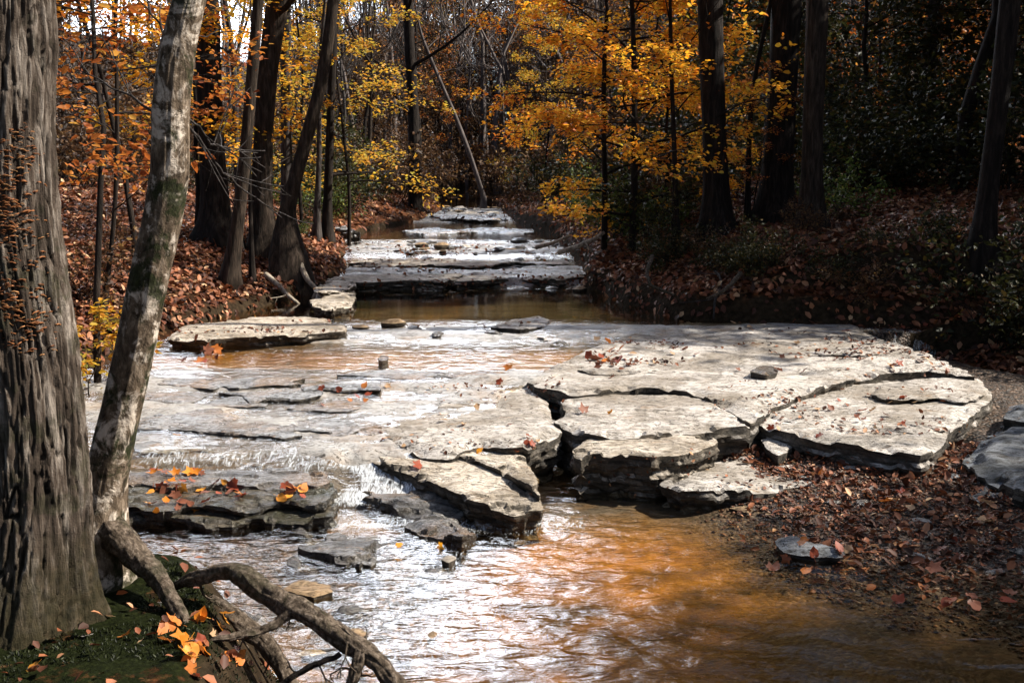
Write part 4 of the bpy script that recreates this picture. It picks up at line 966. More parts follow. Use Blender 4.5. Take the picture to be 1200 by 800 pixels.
path_tree('tree', 'dark leaning tree at the shaded edge of the slope', [(1150, 300), (1156, 240), (1164, 170), (1174, 90), (1184, 0), (1190, -50)], [26, 22, 21, 22, 23, 22], M['bark_dark'], 124, y=10.5, leafm=M['l_olive'], nleaf=300)
path_tree('tree', 'thin dark stem curving beside the slim yellow sapling', [(876, 250), (877, 190), (880, 120), (888, 70), (900, 20), (908, -20)], [6, 6, 6, 5, 5, 4], M['bark_dark'], 125, y=14, limbs=6, crown_from=1.2, htop=6, leafm=M['l_yellow'], nleaf=120, limb_len=1.1)
path_tree('tree', 'stem of a leafy sapling standing in the brush by the dark tree', [(792, 270), (791, 200), (788, 120), (786, 50), (785, 0)], [7, 6, 5, 5, 4], M['bark_dark'], 126, y=13.5, limbs=10, crown_from=.9, htop=6, leafm=M['l_orange'], nleaf=700, limb_len=1.3)

# ---- leafy saplings
def put_px(o, u, v, y=None, **k):
    p = ground_hit(u, v) if y is None else at_y(u, v, y)
    return place(o, p[0], p[1], **k)
gA = sapling(201, 6.8, .06, 2.15, M['bark_dark'], M['l_yellow'], 27, .062, limbs=38, first=.07)
put_px(gA, 742, 292, rz=.3, label='tall golden yellow beech sapling glowing over the creek', group='autumn beech saplings')
gB = sapling(202, 7.2, .05, 2.0, M['bark_dark'], M['l_orange'], 25, .062, limbs=38, first=.18)
put_px(gB, 708, 262, y=14.7, rz=2.0, label='orange beech sapling arching over the creek behind the golden one', group='autumn beech saplings')
gC = sapling(203, 5.0, .035, 1.7, M['bark_dark'], M['l_yellow'], 16, .065, limbs=24, first=.2)
put_px(gC, 785, 262, y=15.5, rz=1.0, label='yellow sapling among the dark trunks of the leafy bank', group='autumn beech saplings')
gD = sapling(204, 6.0, .04, 2.0, M['bark_dark'], M['l_gold'], 13, .065, limbs=24, first=.22)
put_px(gD, 408, 262, y=18.5, rz=.6, label='yellow gold sapling over the white boulders', group='autumn beech saplings')
gE = sapling(205, 5.0, .03, 1.9, M['bark_dark'], M['l_rust'], 9, .06, limbs=20, first=.34)
put_px(gE, 105, 330, y=7.5, rz=.2, label='rust orange beech sapling between the two near trunks', group='autumn beech saplings')
gF = copy_tree(gE); put_px(gF, 160, 290, y=10, rz=2.2, s=1.15, label='rust leaved sapling behind the leaning trunk', group='autumn beech saplings')
gG = sapling(206, 5.5, .035, 2.0, M['bark_dark'], M['l_orange'], 8, .065, limbs=20, first=.4)
put_px(gG, 60, 300, y=9.5, rz=1.2, label='orange sapling rising beside the furrowed tree', group='autumn beech saplings')
gH = copy_tree(gD); put_px(gH, 355, 270, y=17.5, rz=3.0, s=.95, label='yellow sapling tangled behind the curved tree', group='autumn beech saplings')
gI = copy_tree(gC); put_px(gI, 232, 280, y=14, rz=4.0, s=1.1, label='yellow sapling screened by the stout dark tree', group='autumn beech saplings')
gJ = sapling(207, 1.1, .012, .9, M['bark_dark'], M['l_gold'], 4, .085, limbs=14, first=.15)
put_px(gJ, 96, 300, y=7.2, rz=0, s=.6, label='low gold beech sprig at the foot of the rust sapling', group='autumn beech saplings')
gL = copy_tree(gE); put_px(gL, 535, 235, y=46, rz=1.5, s=1.2, label='rust sapling in the brush up the creek', group='autumn beech saplings')
gM = copy_tree(gD); put_px(gM, 640, 240, y=24, rz=2.5, s=.8, label='yellow green sapling leaning over the far rapids', group='autumn beech saplings')
gN = copy_tree(gE); put_px(gN, 880, 275, y=13.6, rz=5.5, s=.42, label='small rust sprig at the base of the dark pair', group='autumn beech saplings')

# ---- woods behind, as individual trees
rng = np.random.default_rng(17)
RMIN[0] = .010
protos = [bare_tree(301, 17, .20, M['bark_dark'], name='bare_tree'), bare_tree(302, 19, .17, M['bark_grey'], name='bare_tree'), bare_tree(303, 15, .12, M['bark_brown'], M['l_rust'], 900, .13, name='bare_tree'), bare_tree(304, 13, .09, M['bark_grey'], M['l_gold'], 900, .13, name='bare_tree'), bare_tree(305, 18, .23, M['bark_brown'], name='bare_tree'), bare_tree(306, 11, .07, M['bark_grey'], first=.2, limbs=16, name='bare_tree')]
RMIN[0] = .0018
labs = ['dark bare tree in the crowded woods behind the creek', 'tall grey bare tree in the woods behind the creek', 'brown tree holding rust leaves in the woods behind', 'thin grey tree holding gold leaves in the woods behind', 'stout brown bare tree in the woods behind the creek', 'low slender bare tree in the woods behind the creek']
used_p = [False]*6
def in_channel(x, y): return (x > np.interp(y, LYk, LXk)-.6) and (x < np.interp(y, RYk, RXk)+.6)
spots = []
tries = 0
while len(spots) < 270 and tries < 20000:
    tries += 1
    y = 15+rng.random()**.75*72; hw = 8+y*.58
    x = rng.uniform(-hw, hw)
    if y < 50 and in_channel(x, y): continue
    if x > 2 and y < 24: continue
    if -8 < x < -1 and y < 20: continue
    if -.44 < x/y < -.22 and y > 24 and rng.random() < .75: continue
    if any((x-a)**2+(y-b)**2 < (1.0+.006*y)**2 for a, b, _ in spots): continue
    spots.append((x, y, 0))
for x, y, _ in spots:
    k = int(rng.choice(6, p=[.25, .25, .10, .04, .16, .20]))
    o = protos[k] if not used_p[k] else copy_tree(protos[k]); used_p[k] = True
    sc = rng.uniform(.8, 1.2)
    if y > 22 and abs(x) < .5*y: sc = min(sc, rng.uniform(.9, 1.15)*(1.8+y*math.tan(R(12.5))-float(H(x, y)))/[17, 19, 15, 13, 18, 11][k])
    place(o, x, y, rng.uniform(0, 6.28), sc, labs[k], 'tree', labs[k].replace(' tree', ' trees', 1), tiltx=rng.normal()*.03, tilty=rng.normal()*.03)

def distant_woods():
    r_ = np.random.default_rng(88); mb_ = MB(); RMIN[0] = .012; n = 0
    while n < 680:
        y = r_.uniform(46, 100); x = r_.uniform(-.62*y, .62*y)
        if -.44 < x/y < -.23 and r_.random() < .8: continue
        z0 = float(H(x, y)); h = (1.8+y*math.tan(R(r_.uniform(8.5, 13.5)))-z0)
        P = np.array([(x, y, z0-.3), (x+r_.normal()*.2, y, z0+h*.35), (x+r_.normal()*.5, y, z0+h*.7), (x+r_.normal()*.8, y, z0+h)])
        mb_.tube(P, np.array([1, .75, .45, .12])*r_.uniform(.08, .22), 4, cap=False); n += 1
        for j in range(13):
            t = r_.uniform(.15, .97); f = t*3; i = min(int(f), 2); q = P[i]+(P[i+1]-P[i])*(f-i); a = r_.uniform(0, 6.28)
            grow(mb_, r_, q, (math.cos(a), math.sin(a), r_.uniform(.3, 1.2)), h*r_.uniform(.12, .24), .035, 2, 3, [], [0, 0, 4], [3, 3, 3, 3], up=.3, wob=.5)
    RMIN[0] = .0018
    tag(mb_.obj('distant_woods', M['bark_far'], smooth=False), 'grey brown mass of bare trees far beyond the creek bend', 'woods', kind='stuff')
distant_woods()
# dark leafy slope on the shaded side; off-frame trees added to cast shade
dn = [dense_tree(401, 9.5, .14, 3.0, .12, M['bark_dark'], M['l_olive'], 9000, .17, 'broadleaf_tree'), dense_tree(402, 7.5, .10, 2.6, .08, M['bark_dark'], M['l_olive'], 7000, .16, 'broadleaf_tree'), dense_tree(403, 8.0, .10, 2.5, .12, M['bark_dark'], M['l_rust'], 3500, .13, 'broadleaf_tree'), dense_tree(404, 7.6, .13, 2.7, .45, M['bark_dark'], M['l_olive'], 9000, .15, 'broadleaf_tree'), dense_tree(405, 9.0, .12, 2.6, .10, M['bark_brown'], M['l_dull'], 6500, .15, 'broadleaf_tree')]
dl = ['dark olive leaved tree massed on the shaded slope', 'low bushy olive tree on the shaded slope', 'rust leaved understory tree on the shaded slope', 'high crowned olive tree added to shade the bank', 'dull brown leaved tree in the far woods beyond the bend']
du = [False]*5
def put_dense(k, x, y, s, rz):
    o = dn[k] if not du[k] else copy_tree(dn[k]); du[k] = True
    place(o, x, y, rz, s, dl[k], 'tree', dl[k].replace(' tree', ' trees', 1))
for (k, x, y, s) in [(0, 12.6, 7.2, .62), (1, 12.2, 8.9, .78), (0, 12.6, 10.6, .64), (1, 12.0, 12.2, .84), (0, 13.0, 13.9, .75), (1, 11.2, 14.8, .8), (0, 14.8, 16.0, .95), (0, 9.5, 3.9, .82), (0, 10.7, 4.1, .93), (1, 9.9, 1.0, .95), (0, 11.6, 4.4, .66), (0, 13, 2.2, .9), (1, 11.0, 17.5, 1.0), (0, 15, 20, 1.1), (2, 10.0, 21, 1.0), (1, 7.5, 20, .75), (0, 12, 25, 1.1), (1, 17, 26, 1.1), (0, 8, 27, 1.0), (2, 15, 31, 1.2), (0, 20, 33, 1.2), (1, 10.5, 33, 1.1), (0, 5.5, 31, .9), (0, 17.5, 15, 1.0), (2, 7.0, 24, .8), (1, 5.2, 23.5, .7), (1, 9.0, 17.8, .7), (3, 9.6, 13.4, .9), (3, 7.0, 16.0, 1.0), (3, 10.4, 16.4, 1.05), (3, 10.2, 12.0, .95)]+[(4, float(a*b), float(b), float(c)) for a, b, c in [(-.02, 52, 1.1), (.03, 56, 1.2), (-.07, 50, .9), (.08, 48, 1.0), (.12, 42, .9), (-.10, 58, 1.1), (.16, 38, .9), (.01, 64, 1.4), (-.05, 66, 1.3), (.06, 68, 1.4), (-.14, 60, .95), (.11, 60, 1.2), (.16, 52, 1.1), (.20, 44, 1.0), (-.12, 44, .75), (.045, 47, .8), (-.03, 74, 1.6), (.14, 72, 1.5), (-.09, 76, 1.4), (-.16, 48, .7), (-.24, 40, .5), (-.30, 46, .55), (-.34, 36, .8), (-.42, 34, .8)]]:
    put_dense(k, x, y, s, rng.uniform(0, 6.28))

# undergrowth shrubs
def shrub(seed, h, w, leafm, n, ls):
    r_ = np.random.default_rng(seed); mb_ = MB(); tips = []
    for j in range(14):
        a = r_.uniform(0, 6.28); grow(mb_, r_, (r_.normal()*.08, r_.normal()*.08, -.05), (math.cos(a)*w, math.sin(a)*w, h*.9), math.hypot(h, w)*r_.uniform(.6, 1.), .009, 1, 3, tips, [0, 4, 3], [4, 3, 3, 3], wob=.6, up=-.1)
    root = empty('shrub'); a = mb_.obj('stems', M['bark_dark'], root); lm = MB(); spray(lm, r_, tips, max(1, n//len(tips)), ls, False, .06)
    b = lm.obj('foliage', leafm, root, smooth=False); kids(root, a, b); return root
sh = [shrub(501, 1.0, .8, M['l_green'], 1600, .07), shrub(502, 1.5, .9, M['l_olive'], 2200, .08), shrub(503, .8, .9, M['l_olive'], 1500, .07), shrub(504, 1.3, .8, M['l_dull'], 1500, .08)]
sl = ['green leafy shrub in the creekside brush', 'dark olive shrub in the shaded brush', 'low dark shrub spreading in the undergrowth', 'dull brown leaved shrub in the undergrowth']
su = [False]*4
def put_shrub(k, u, v, y, s):
    k = 3 if y > 28 else k
    o = sh[k] if not su[k] else copy_tree(sh[k]); su[k] = True
    p = at_y(u, v, y)
    if in_channel(p[0], p[1]) and y < 48: p[0] = np.interp(y, RYk, RXk)+.9 if p[0] > np.interp(y, RYk, RXk)-1.2 else np.interp(y, LYk, LXk)-.9
    place(o, p[0], p[1], rng.uniform(0, 6.28), s, sl[k], 'shrub', sl[k].replace('shrub', 'shrubs', 1))
for (k, u, v, y, s) in [(1, 430, 255, 24, 1.1), (2, 450, 262, 24, 1.2), (1, 415, 250, 22, 1.2), (1, 470, 252, 30, 1.5), (0, 405, 250, 21, .9), (2, 400, 290, 18.4, .5), (0, 640, 270, 19, .9), (2, 655, 285, 17, .8), (1, 625, 262, 23, 1.1), (0, 690, 270, 15.8, .8), (2, 665, 300, 16, .5), (1, 715, 270, 15, .8), (0, 760, 265, 14.8, .8), (1, 800, 240, 16, .9), (3, 780, 250, 15.5, .8), (0, 985, 240, 14.2, .7), (1, 1000, 215, 16.5, 1.0), (0, 1020, 200, 17.5, 1.0), (1, 1060, 180, 18.5, 1.2), (2, 1100, 190, 17.5, 1.2), (1, 1130, 180, 17, 1.1), (2, 1050, 210, 16.5, .8), (1, 1180, 200, 15, 1.2), (1, 980, 180, 19, 1.2), (2, 930, 230, 17, 1.0), (1, 870, 230, 18, 1.1), (3, 90, 250, 9.5, .6), (2, 150, 330, 8.6, .35), (2, 118, 395, 8.0, .5), (1, 540, 232, 44, 1.6), (1, 585, 232, 42, 1.5), (2, 600, 235, 36, 1.4), (1, 515, 235, 42, 1.5), (2, 500, 246, 34, 1.2), (0, 395, 300, 16.5, .28), (0, 388, 306, 15.5, .28), (2, 1120, 330, 10.8, .5), (2, 1040, 360, 10.6, .35), (1, 1190, 280, 9.5, .8), (2, 790, 330, 11.0, .45), (2, 830, 325, 10.9, .4), (1, 880, 330, 10.8, .35), (2, 925, 335, 10.6, .45), (2, 965, 345, 10.5, .4), (2, 735, 315, 11.8, .5), (1, 710, 310, 13, .5), (2, 760, 300, 12.5, .5), (3, 850, 300, 11.6, .4), (3, 1000, 350, 10.2, .35), (2, 1060, 385, 9.4, .35), (1, 1110, 370, 9.2, .5), (3, 945, 300, 12, .35), (1, 1170, 400, 8.2, .5), (2, 1150, 440, 7.6, .4)]+[(int(rng.choice([1, 2, 3, 3, 3])), float(rng.uniform(60, 1140)), 230., float(rng.uniform(24, 70)), float(rng.uniform(1.0, 1.9))) for _ in range(90)]:
    put_shrub(k, u, v, y, s)

# ------------------------------------------------------------------ leaf litter (uncountable)
def litter(n, gen, seed, size, name, label, mat, lift=.012):
    r_ = np.random.default_rng(seed); x, y = gen(r_, n)
    z, d, _, _ = H_full(x, y)
    k = d > .04+.16*r_.random(len(x)); x, y, z = x[k], y[k], z[k]
    e = .05; nx_ = -(H(x+e, y)-H(x-e, y))/(2*e); ny_ = -(H(x, y+e)-H(x, y-e))/(2*e)
    N = np.stack([nx_, ny_, np.ones_like(nx_)], -1); N /= np.linalg.norm(N, axis=1, keepdims=True)
    N = N+r_.normal(size=N.shape)*.38
    a = rvec(r_, len(x)); a = a-N*np.sum(a*N, 1, keepdims=True)/np.sum(N*N, 1, keepdims=True)
    mb_ = MB(); leaves(mb_, np.stack([x, y, z+lift+r_.random(len(x))*.02], -1), a, N, size*r_.uniform(.5, 1.25, len(x)), .62, .5, -.12)
    o = mb_.obj(name, mat, smooth=False); tag(o, label, 'leaf litter', kind='stuff'); return o
def gen_left(r_, n):
    y = 4.5+r_.random(n)**1.3*15; x = Ledge(y)-r_.random(n)**1.2*(3+.35*y); return x, y
def gen_right(r_, n):
    y = 5.5+r_.random(n)**1.2*15; x = Redge(y)+r_.random(n)**1.2*(3+.3*y); return x, y
def gen_near(r_, n):
    y = 2.0+r_.random(n)*2.2; x = Ledge(y)-r_.random(n)**1.6*1.2; return x, y
def gen_far(r_, n):
    y = 18+r_.random(n)*26; s = r_.random(n) < .5
    x = np.where(s, Ledge(y)-r_.random(n)*10, Redge(y)+r_.random(n)*10); return x, y
litter(34000, gen_left, 1, .085, 'leaf_litter', 'red brown dead leaves carpeting the sunny bank', M['l_litter'])
litter(30000, gen_right, 2, .085, 'leaf_litter', 'red brown dead leaves carpeting the shaded bank', M['l_litter'])
litter(480, gen_near, 4, .038, 'leaf_litter', 'brown leaf scraps caught on the mossy bank among the roots', M['l_litter'])
litter(16000, gen_far, 3, .13, 'leaf_litter', 'dead leaves on the banks far up the creek', M['l_litter'])

# gravel and leaf bits on the bar
def gravel():
    r_ = np.random.default_rng(9); n = 34000
    x = r_.uniform(.9, 4.1, n); y = 3.2+r_.random(n)*3.1
    z, d, W_, B_ = H_full(x, y)
    g = ss((x-.95)/.6); k = (r_.random(n) < g) & (z > -.07)
    x, y, z = x[k], y[k], z[k]; n = len(x)
    s = .004+.012*r_.random(n)**3
    base = np.array([(1, 0, 0), (-1, 0, 0), (0, 1, 0), (0, -1, 0), (0, 0, 1), (0, 0, -1)], float)
    T = np.array([(0, 2, 4), (2, 1, 4), (1, 3, 4), (3, 0, 4), (2, 0, 5), (1, 2, 5), (3, 1, 5), (0, 3, 5)])
    a = r_.uniform(0, 6.28, n); V = base[None]*(s[:, None, None]*np.stack([r_.uniform(.8, 1.6, n), r_.uniform(.7, 1.2, n), r_.uniform(.35, .7, n)], -1)[:, None])
    c, sn = np.cos(a)[:, None], np.sin(a)[:, None]
    V = np.stack([V[..., 0]*c-V[..., 1]*sn, V[..., 0]*sn+V[..., 1]*c, V[..., 2]+.25*V[..., 0]*r_.normal(size=(n, 1))], -1)+np.stack([x, y, z+s*.2], -1)[:, None]
    mb_ = MB(); mb_.add(V.reshape(-1, 3), None, (T[None]+np.arange(n)[:, None, None]*6).reshape(-1, 3))
    tag(mb_.obj('gravel', M['pebble'], smooth=False), 'small brown pebbles of the gravel bar at the pool edge', 'gravel', kind='stuff')
    n = 24000; x = r_.uniform(1.0, 4.2, n); y = 3.3+r_.random(n)*3.0; z, d, W_, B_ = H_full(x, y); k = (r_.random(n) < ss((x-1.0)/.8)*(.35+.65*ss((y-4)/1.2))) & (z > -.05)
    x, y, z = x[k], y[k], z[k]; n = len(x); N = np.array([0, 0, 1.])+r_.normal(size=(n, 3))*.45; a = rvec(r_, n); a = a-N*np.sum(a*N, 1, keepdims=True)/np.sum(N*N, 1, keepdims=True)
    mb_ = MB(); leaves(mb_, np.stack([x, y, z+.010], -1), a, N, 0.012+.055*r_.random(n)**3, .6, .5, -.1)
    tag(mb_.obj('leaf_litter', M['l_litter'], smooth=False), 'broken dead leaves strewn over the gravel bar', 'leaf litter', kind='stuff')
gravel()
# drift of leaf crumbs in cracks and on the slabs
def crumbs():
    r_ = np.random.default_rng(12); pos = []; nr = []
    zones = [((690, 400), (800, 430), 260, .05), ((840, 385), (1120, 425), 380, .05), ((500, 425), (640, 460), 120, .04), ((890, 455), (960, 505), 120, .04), ((960, 455), (1140, 510), 130, .045), ((625, 440), (660, 520), 70, .04), ((430, 440), (640, 530), 160, .035), ((360, 420), (560, 480), 60, .04), ((820, 440), (890, 500), 50, .035), ((880, 500), (1000, 560), 80, .04), ((200, 372), (400, 392), 220, .06), ((360, 318), (700, 345), 420, .07), ((400, 284), (680, 318), 1100, .07), ((470, 240), (620, 270), 260, .12), ((840, 500), (1010, 575), 160, .04), ((600, 500), (850, 580), 90, .03), ((400, 362), (650, 385), 130, .06), ((980, 378), (1110, 440), 200, .055)]
    sz = []
    for (a, b, n, s) in zones:
        for _ in range(n):
            p, nn = pick(r_.uniform(a[0], b[0]), r_.uniform(a[1], b[1]))
            if p[2] < Wlev(p[0], p[1])-.005 or fbm(p[0]*1.6, p[1]*2.5, seed=77, o=2) < -.05: continue
            pos.append(p+np.array([0, 0, .006])); nr.append(nn+r_.normal(size=3)*.4); sz.append(s*r_.uniform(.4, 1.1))
    pos = np.array(pos); nr = np.array(nr); a = rvec(r_, len(pos)); a = a-nr*np.sum(a*nr, 1, keepdims=True)/np.sum(nr*nr, 1, keepdims=True)
    mb_ = MB(); leaves(mb_, pos, a, nr, np.array(sz), .6, .5, -.1)
    tag(mb_.obj('leaf_litter', M['l_litter'], smooth=False), 'leaf crumbs drifted over the slabs and into the cracks', 'leaf litter', kind='stuff')
crumbs()
# moss on the near bank
def moss():
    r_ = np.random.default_rng(14); n = 26000; y = 1.9+r_.random(n)*1.3; x = Ledge(y)-r_.random(n)*1.3
    z, d, _, _ = H_full(x, y); k = (d > .03) & (fbm(x*5, y*5, seed=79, o=4) > .02); x, y, z = x[k], y[k], z[k]; n = len(x)
    a = np.array([0, 0, .8])+r_.normal(size=(n, 3))*.6; a[:, 2] = np.abs(a[:, 2])
    mb_ = MB(); leaves(mb_, np.stack([x, y, z-.002], -1), a, rvec(r_, n), .006+.010*r_.random(n), .35, .2, .1)
    tag(mb_.obj('moss', M['mossblade'], smooth=False), 'dark green moss covering the bank under the near trees', 'moss', kind='stuff')
moss()

# ------------------------------------------------------------------ single fallen leaves
def maple_mesh(seed, mat, kind='maple'):
    r_ = np.random.default_rng(seed)
    if kind == 'maple':
        ang = [-2.75, -2.1, -1.75, -1.15, -.75, -.42, 0, .42, .75, 1.15, 1.75, 2.1, 2.75]
        rad = [.36, .62, .44, .86, .56, .62, 1.0, .62, .56, .86, .44, .62, .36]
    else:
        ang = list(np.linspace(-2.9, 2.9, 15)); rad = [.3+.35*math.cos(a/2)**2+.35*math.exp(-(a/.35)**2) for a in ang]
    ang = np.array(ang); rad = np.array(rad)*(1+r_.normal(size=len(ang))*.07)
    V = [(0, 0, 0)]; c1 = r_.uniform(.15, .5); c2 = r_.uniform(-.3, .5)
    for f in (.5, 1.0):
        for a, q in zip(ang, rad):
            x, y = math.cos(a)*q*f, math.sin(a)*q*f
            V.append((x, y, c1*y*y*.9+c2*x*x*.35+r_.normal()*.05*f))
    n = len(ang); T = []; Qd = []
    for i in range(n-1):
        T.append((0, 1+i, 2+i)); Qd.append((1+i, 1+n+i, 2+n+i, 2+i))
    mb_ = MB(); mb_.add(V, Qd, T)
    S = np.array([(-.02, 0, 0), (-.35, .05, .04), (-.7, .02, .10)]); mb_.tube(S, [.022, .016, .014], 4, cap=False)
    me = mb_.mesh('fallen_leaf'); me.materials.append(M[mat]); return me
LM = {}
for mat in ('l_flame', 'l_amber', 'l_red', 'l_tan', 'l_brown', 'l_orange', 'l_white', 'l_yellow'):
    LM[mat] = [maple_mesh(hash(mat) % 1 + 600+i+len(mat)*10, mat, 'maple' if i < 2 else 'ovate') for i in range(4)]
NLF = [0]
def leaf_at(u, v, mat, size, label, group=None, kind=None, tilt=.35, lift=.02, onwater=True):
    p, nn = pick(u, v); r_ = random
    z = p[2]
    if onwater:
        w = float(Wlev(p[0], p[1]))
        if w > z: p = at_z(u, v, w); 
    k = (r_.choice([0, 1, 2, 2, 3, 3]) if kind is None else kind)
    o = link('fallen_leaf', LM[mat][k])
    n = Vector(nn).normalized()+Vector((r_.gauss(0, tilt), r_.gauss(0, tilt), 0)); 
    if n.z < .3: n.z = .3
    qn = n.to_track_quat('Z', 'Y'); e = (qn.to_matrix() @ Matrix.Rotation(r_.uniform(0, 6.28), 3, 'Z')).to_euler()
    o.location = (p[0], p[1], p[2]+lift*size/.06); o.rotation_euler = e; o.scale = (size,)*3
    tag(o, label, 'leaf', group); NLF[0] += 1; return o
cn = {'l_flame': 'flame orange', 'l_amber': 'amber', 'l_red': 'dark red', 'l_tan': 'pale tan', 'l_brown': 'brown', 'l_orange': 'orange', 'l_white': 'bleached', 'l_yellow': 'yellow'}
def many(n, poly, mats, size, where, group, **k):
    for _ in range(n):
        u = random.uniform(poly[0], poly[2]); v = random.uniform(poly[1], poly[3]); m = random.choice(mats)
        leaf_at(u, v, m, size*random.uniform(.65, 1.2), '%s fallen leaf %s' % (cn[m], where), '%s leaves %s' % (cn[m], group), **k)
many(34, (172, 548, 240, 600), ['l_flame', 'l_amber', 'l_red', 'l_orange', 'l_brown'], .044, 'in the larger heap on the dark front ledge', 'heaped on the dark front ledge')
many(9, (252, 566, 285, 586), ['l_flame', 'l_red', 'l_amber', 'l_brown'], .048, 'in the middle cluster of the dark front ledge', 'clustered on the dark front ledge')
many(10, (326, 570, 360, 590), ['l_flame', 'l_red', 'l_amber', 'l_brown'], .048, 'in the cluster at the chute end of the dark front ledge', 'at the chute end of the front ledge')
many(12, (196, 728, 244, 795), ['l_amber', 'l_flame', 'l_orange'], .042, 'caught under the pale root on the near bank', 'caught under the pale root', tilt=.8)
many(8, (228, 715, 275, 750), ['l_orange', 'l_tan', 'l_amber'], .036, 'piled behind the pale root over the water', 'piled behind the pale root', tilt=.7)
many(10, (225, 752, 280, 798), ['l_brown', 'l_flame', 'l_red'], .036, 'lying low between the roots at the bank edge', 'between the roots', tilt=.7)
leaf_at(41, 784, 'l_amber', .034, 'single amber leaf lying alone on the dark moss', kind=2)
leaf_at(145, 748, 'l_flame', .030, 'curled flame orange leaf on the moss near the pale star shaped one', kind=0, tilt=.8)
leaf_at(103, 747, 'l_white', .022, 'small bleached star shaped leaf on the moss', kind=0)
leaf_at(130, 724, 'l_tan', .020, 'pale tan scrap of leaf on the moss by the trunk foot', kind=2)
leaf_at(165, 752, 'l_tan', .014, 'tiny pale leaf scrap beside the curled orange leaf', kind=2)
leaf_at(208, 512, 'l_amber', .045, 'amber leaf stranded alone in the water film above the front ledge', kind=2)
leaf_at(515, 642, 'l_yellow', .035, 'yellow leaf floating in the white riffle above the tiny stone', kind=0)
leaf_at(466, 641, 'l_yellow', .03, 'yellow leaf on the flat wet stone in the riffle', kind=2)
leaf_at(488, 548, 'l_red', .06, 'red maple leaf on the lip of the tilted plate', kind=0)
leaf_at(960, 562, 'l_flame', .075, 'large rust maple leaf standing on the end of the low pale ledge', kind=0, tilt=.8)
leaf_at(716, 485, 'l_amber', .05, 'amber leaf on the flat slab bounded by cracks', kind=1, tilt=.6)
leaf_at(684, 484, 'l_brown', .06, 'brown curled leaf near the amber one on the flat slab', kind=1, tilt=.6)
leaf_at(518, 436, 'l_flame', .07, 'flame orange leaf stuck at the dark seam upstream', kind=0)
leaf_at(596, 432, 'l_flame', .06, 'orange leaf on the pale rock just before the crack', kind=1)
leaf_at(586, 450, 'l_red', .05, 'small red leaf on the rounded slab near its upper edge', kind=0)
leaf_at(563, 529, 'l_yellow', .045, 'yellow leaf in the seam under the rounded slab', kind=2)
many(26, (850, 380, 1110, 440), ['l_brown', 'l_tan', 'l_brown', 'l_red'], .055, 'on the sunlit far half of the broad pale slab', 'on the far half of the broad slab', tilt=.5)
many(12, (690, 395, 830, 445), ['l_brown', 'l_tan', 'l_brown'], .055, 'on the near half of the broad pale slab', 'on the near half of the broad slab', tilt=.5)
many(22, (900, 462, 1130, 512), ['l_brown', 'l_red', 'l_tan', 'l_brown'], .05, 'on the wide lower grey slab', 'on the lower grey slab', tilt=.5)
many(14, (440, 450, 640, 525), ['l_brown', 'l_red', 'l_tan'], .038, 'on the rounded slab beside the crack', 'on the rounded slab', tilt=.4)
many(18, (930, 570, 1180, 660), ['l_red', 'l_brown', 'l_flame', 'l_tan'], .055, 'on the dark leafy gravel bar', 'on the gravel bar', tilt=.5)
many(7, (900, 648, 1010, 672), ['l_flame', 'l_tan', 'l_brown'], .045, 'around the grey stone at the gravel edge', 'around the gravel edge stone', tilt=.4)
many(8, (1040, 660, 1190, 720), ['l_red', 'l_brown', 'l_flame'], .06, 'floating in the dark shallows', 'floating in the dark shallows', tilt=.2)
many(10, (690, 400, 740, 425), ['l_flame', 'l_red', 'l_brown'], .07, 'heaped where the water strip meets the broad slab', 'heaped at the water strip', tilt=.6)
many(8, (375, 455, 430, 480), ['l_flame', 'l_brown', 'l_red'], .045, 'stranded in the shallow film of the rock platform', 'stranded on the platform', tilt=.4)
many(10, (200, 400, 260, 430), ['l_red', 'l_brown', 'l_flame'], .07, 'at the bank edge below the thin rock shelf', 'at the bank edge below the shelf', tilt=.5)

# ------------------------------------------------------------------ roots, logs, sticks
def wood(name, label, cat, px, wpx, ys_, mat, seed, forks=0):
    Qp = np.array([at_y(u, v, y_) for (u, v), y_ in zip(px, ys_)]); r_ = np.array(wpx)/2/FPX*np.array([depth_of(p) for p in Qp])
    s_ = np.concatenate([[0], np.cumsum(np.linalg.norm(np.diff(Qp, axis=0), axis=1))]); t_ = np.linspace(0, s_[-1], 40)
    A = np.stack([np.interp(t_, s_, Qp[:, k]) for k in range(3)], -1); rr = np.interp(t_, s_, r_)
    for _ in range(4): A[1:-1] = .5*A[1:-1]+.25*(A[2:]+A[:-2])
    A = A+.3*rr.mean()*np.stack([fbm(t_*4, k, seed=seed+k) for k in range(3)], -1)
    mb_ = MB(); mb_.tube(A, rr, 10, cap=True); rg = np.random.default_rng(seed)
    for k in range(forks):
        i = rg.integers(8, 36); grow(mb_, rg, A[i], rg.normal(size=3)*.7+(A[i]-A[i-1])*8, s_[-1]*.35, rr[i]*.5, 2, 3, [], [0, 0, 2], [5, 5, 4, 3])
    o = mb_.obj(name, mat); tag(o, label, cat); return o
wood('fallen_log', 'pale bleached branch lying against the undercut bank upstream', 'log', [(655, 296), (680, 288), (700, 278), (708, 272)], [6, 6, 5, 4], [15.0, 14.8, 14.6, 14.5], M['log'], 1, 2)
wood('fallen_log', 'short bleached stick lying above the far rapids', 'log', [(628, 290), (650, 284), (668, 276)], [5, 4, 3], [17, 16.8, 16.6], M['log'], 2)
wood('exposed_root', 'grey root hanging down the dark bank to the broad slab', 'root', [(838, 318), (843, 322), (846, 335), (838, 350), (836, 374)], [3, 3, 3, 3, 2], [11.2, 10.9, 10.6, 10.35, 10.25], M['bark_grey'], 3, 2)
wood('exposed_root', 'dark root hanging in the undercut bank beside the grey hanging one', 'root', [(868, 320), (858, 332), (846, 342), (828, 350)], [6, 5, 4, 3], [10.5, 10.3, 10.2, 10.2], M['bark_root'], 4, 3)
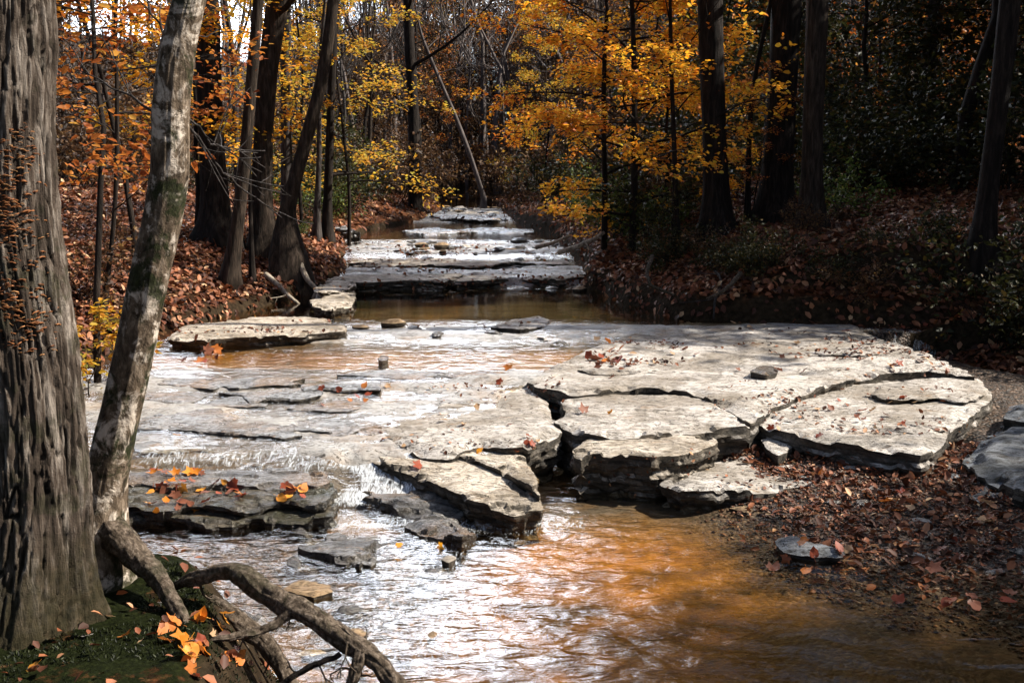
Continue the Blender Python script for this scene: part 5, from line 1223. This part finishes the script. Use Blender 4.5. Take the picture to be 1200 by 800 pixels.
wood('exposed_root', 'long thin root trailing along the undercut bank over the dark pool', 'root', [(765, 300), (758, 318), (762, 335), (790, 345)], [5, 4, 4, 3], [11.2, 11.0, 10.9, 10.8], M['bark_root'], 5, 2)
wood('exposed_root', 'ropey root snaking over the shaded leafy slope', 'root', [(960, 318), (1000, 322), (1050, 312), (1100, 296)], [7, 6, 6, 4], [10.9, 10.9, 11.0, 11.3], M['bark_root'], 6, 2)
wood('exposed_root', 'twisted root gripping the bank below the flared tree', 'root', [(348, 300), (354, 315), (360, 328), (372, 340), (366, 352)], [8, 7, 6, 5, 4], [12.9, 12.8, 12.7, 12.6, 12.5], M['log'], 7, 2)
wood('exposed_root', 'straight root slanting down the leafy bank toward the rock step', 'root', [(312, 322), (326, 334), (338, 346), (350, 356)], [7, 6, 5, 4], [12.4, 12.2, 12.0, 11.9], M['log'], 8, 1)
wood('fallen_stick', 'dark stick lying on the brown water strip edge of the broad slab', 'stick', [(690, 416), (705, 412), (722, 415)], [3, 4, 2], [8.6, 8.7, 8.7], M['bark_dark'], 9, 1)

# ------------------------------------------------------------------ light, sky, camera
AZ, EL = R(84), R(43)
S = Vector((math.sin(AZ)*math.cos(EL), math.cos(AZ)*math.cos(EL), math.sin(EL)))
sun = bpy.data.lights.new('sun', 'SUN'); sun.energy = 5.0; sun.angle = R(.6); sun.color = (1, .93, .82)
so = bpy.data.objects.new('sun', sun); COL.objects.link(so); so.rotation_euler = S.to_track_quat('Z', 'Y').to_euler(); so.location = (20, 0, 30)
w = bpy.data.worlds.new('World'); scn.world = w; w.use_nodes = True; nt = w.node_tree; nt.nodes.clear(); g = NT(nt)
sky = nt.nodes.new('ShaderNodeTexSky'); sky.sky_type = 'NISHITA'; sky.sun_disc = False; sky.sun_elevation = EL; sky.sun_rotation = AZ
sky.air_density = 1; sky.dust_density = 1.5
tc = nt.nodes.new('ShaderNodeTexCoord')
cl = g.noise(tc.outputs['Generated'], 3.2, 6, .6, .3)
dt = nt.nodes.new('ShaderNodeVectorMath'); dt.operation = 'DOT_PRODUCT'; g.l(tc.outputs['Generated'], dt.inputs[0])
ca, ce = R(-17), R(22); dt.inputs[1].default_value = (math.sin(ca)*math.cos(ce), math.cos(ca)*math.cos(ce), math.sin(ce))
bank = g.rng(dt.outputs['Value'], .90, .985)                 # bright cloud bank added ahead to whiten the water; thin cloud elsewhere
cm = g.math('MULTIPLY', g.rng(cl, .36, .58), bank, True)
skyc = g.mix(g.math('MULTIPLY', g.rng(cl, .5, .7), .4), sky.outputs[0], (5, 5, 5.1))
sz = nt.nodes.new('ShaderNodeSeparateXYZ'); g.l(tc.outputs['Generated'], sz.inputs[0])
cm = g.math('MULTIPLY', cm, g.rng(sz.outputs['Z'], .10, .19))
skyc = g.mix(cm, skyc, (140, 147, 162))
bg = nt.nodes.new('ShaderNodeBackground'); g.l(skyc, bg.inputs[0]); bg.inputs[1].default_value = .05
wo = nt.nodes.new('ShaderNodeOutputWorld'); g.l(bg.outputs[0], wo.inputs[0])

cam = bpy.data.cameras.new('camera'); cam.sensor_width = 36; cam.lens = FPX/1200*36; cam.clip_end = 1000; cam.clip_start = .05
co = bpy.data.objects.new('camera', cam); COL.objects.link(co); co.location = tuple(CAM); co.rotation_euler = (math.pi/2-PITCH, 0, 0)
scn.camera = co
vs = scn.view_settings; vs.view_transform = 'Standard'; vs.look = 'None'; vs.gamma = 1; vs.exposure = 1.16; vs.use_curve_mapping = False
scn.render.engine = 'CYCLES'
cy = scn.cycles; cy.max_bounces = 8; cy.transparent_max_bounces = 16; cy.diffuse_bounces = 3; cy.glossy_bounces = 3; cy.transmission_bounces = 4
cy.use_denoising = True; cy.caustics_reflective = False; cy.caustics_refractive = False; cy.sample_clamp_indirect = 4
print('fallen leaves', NLF[0], 'objects', len(scn.objects))
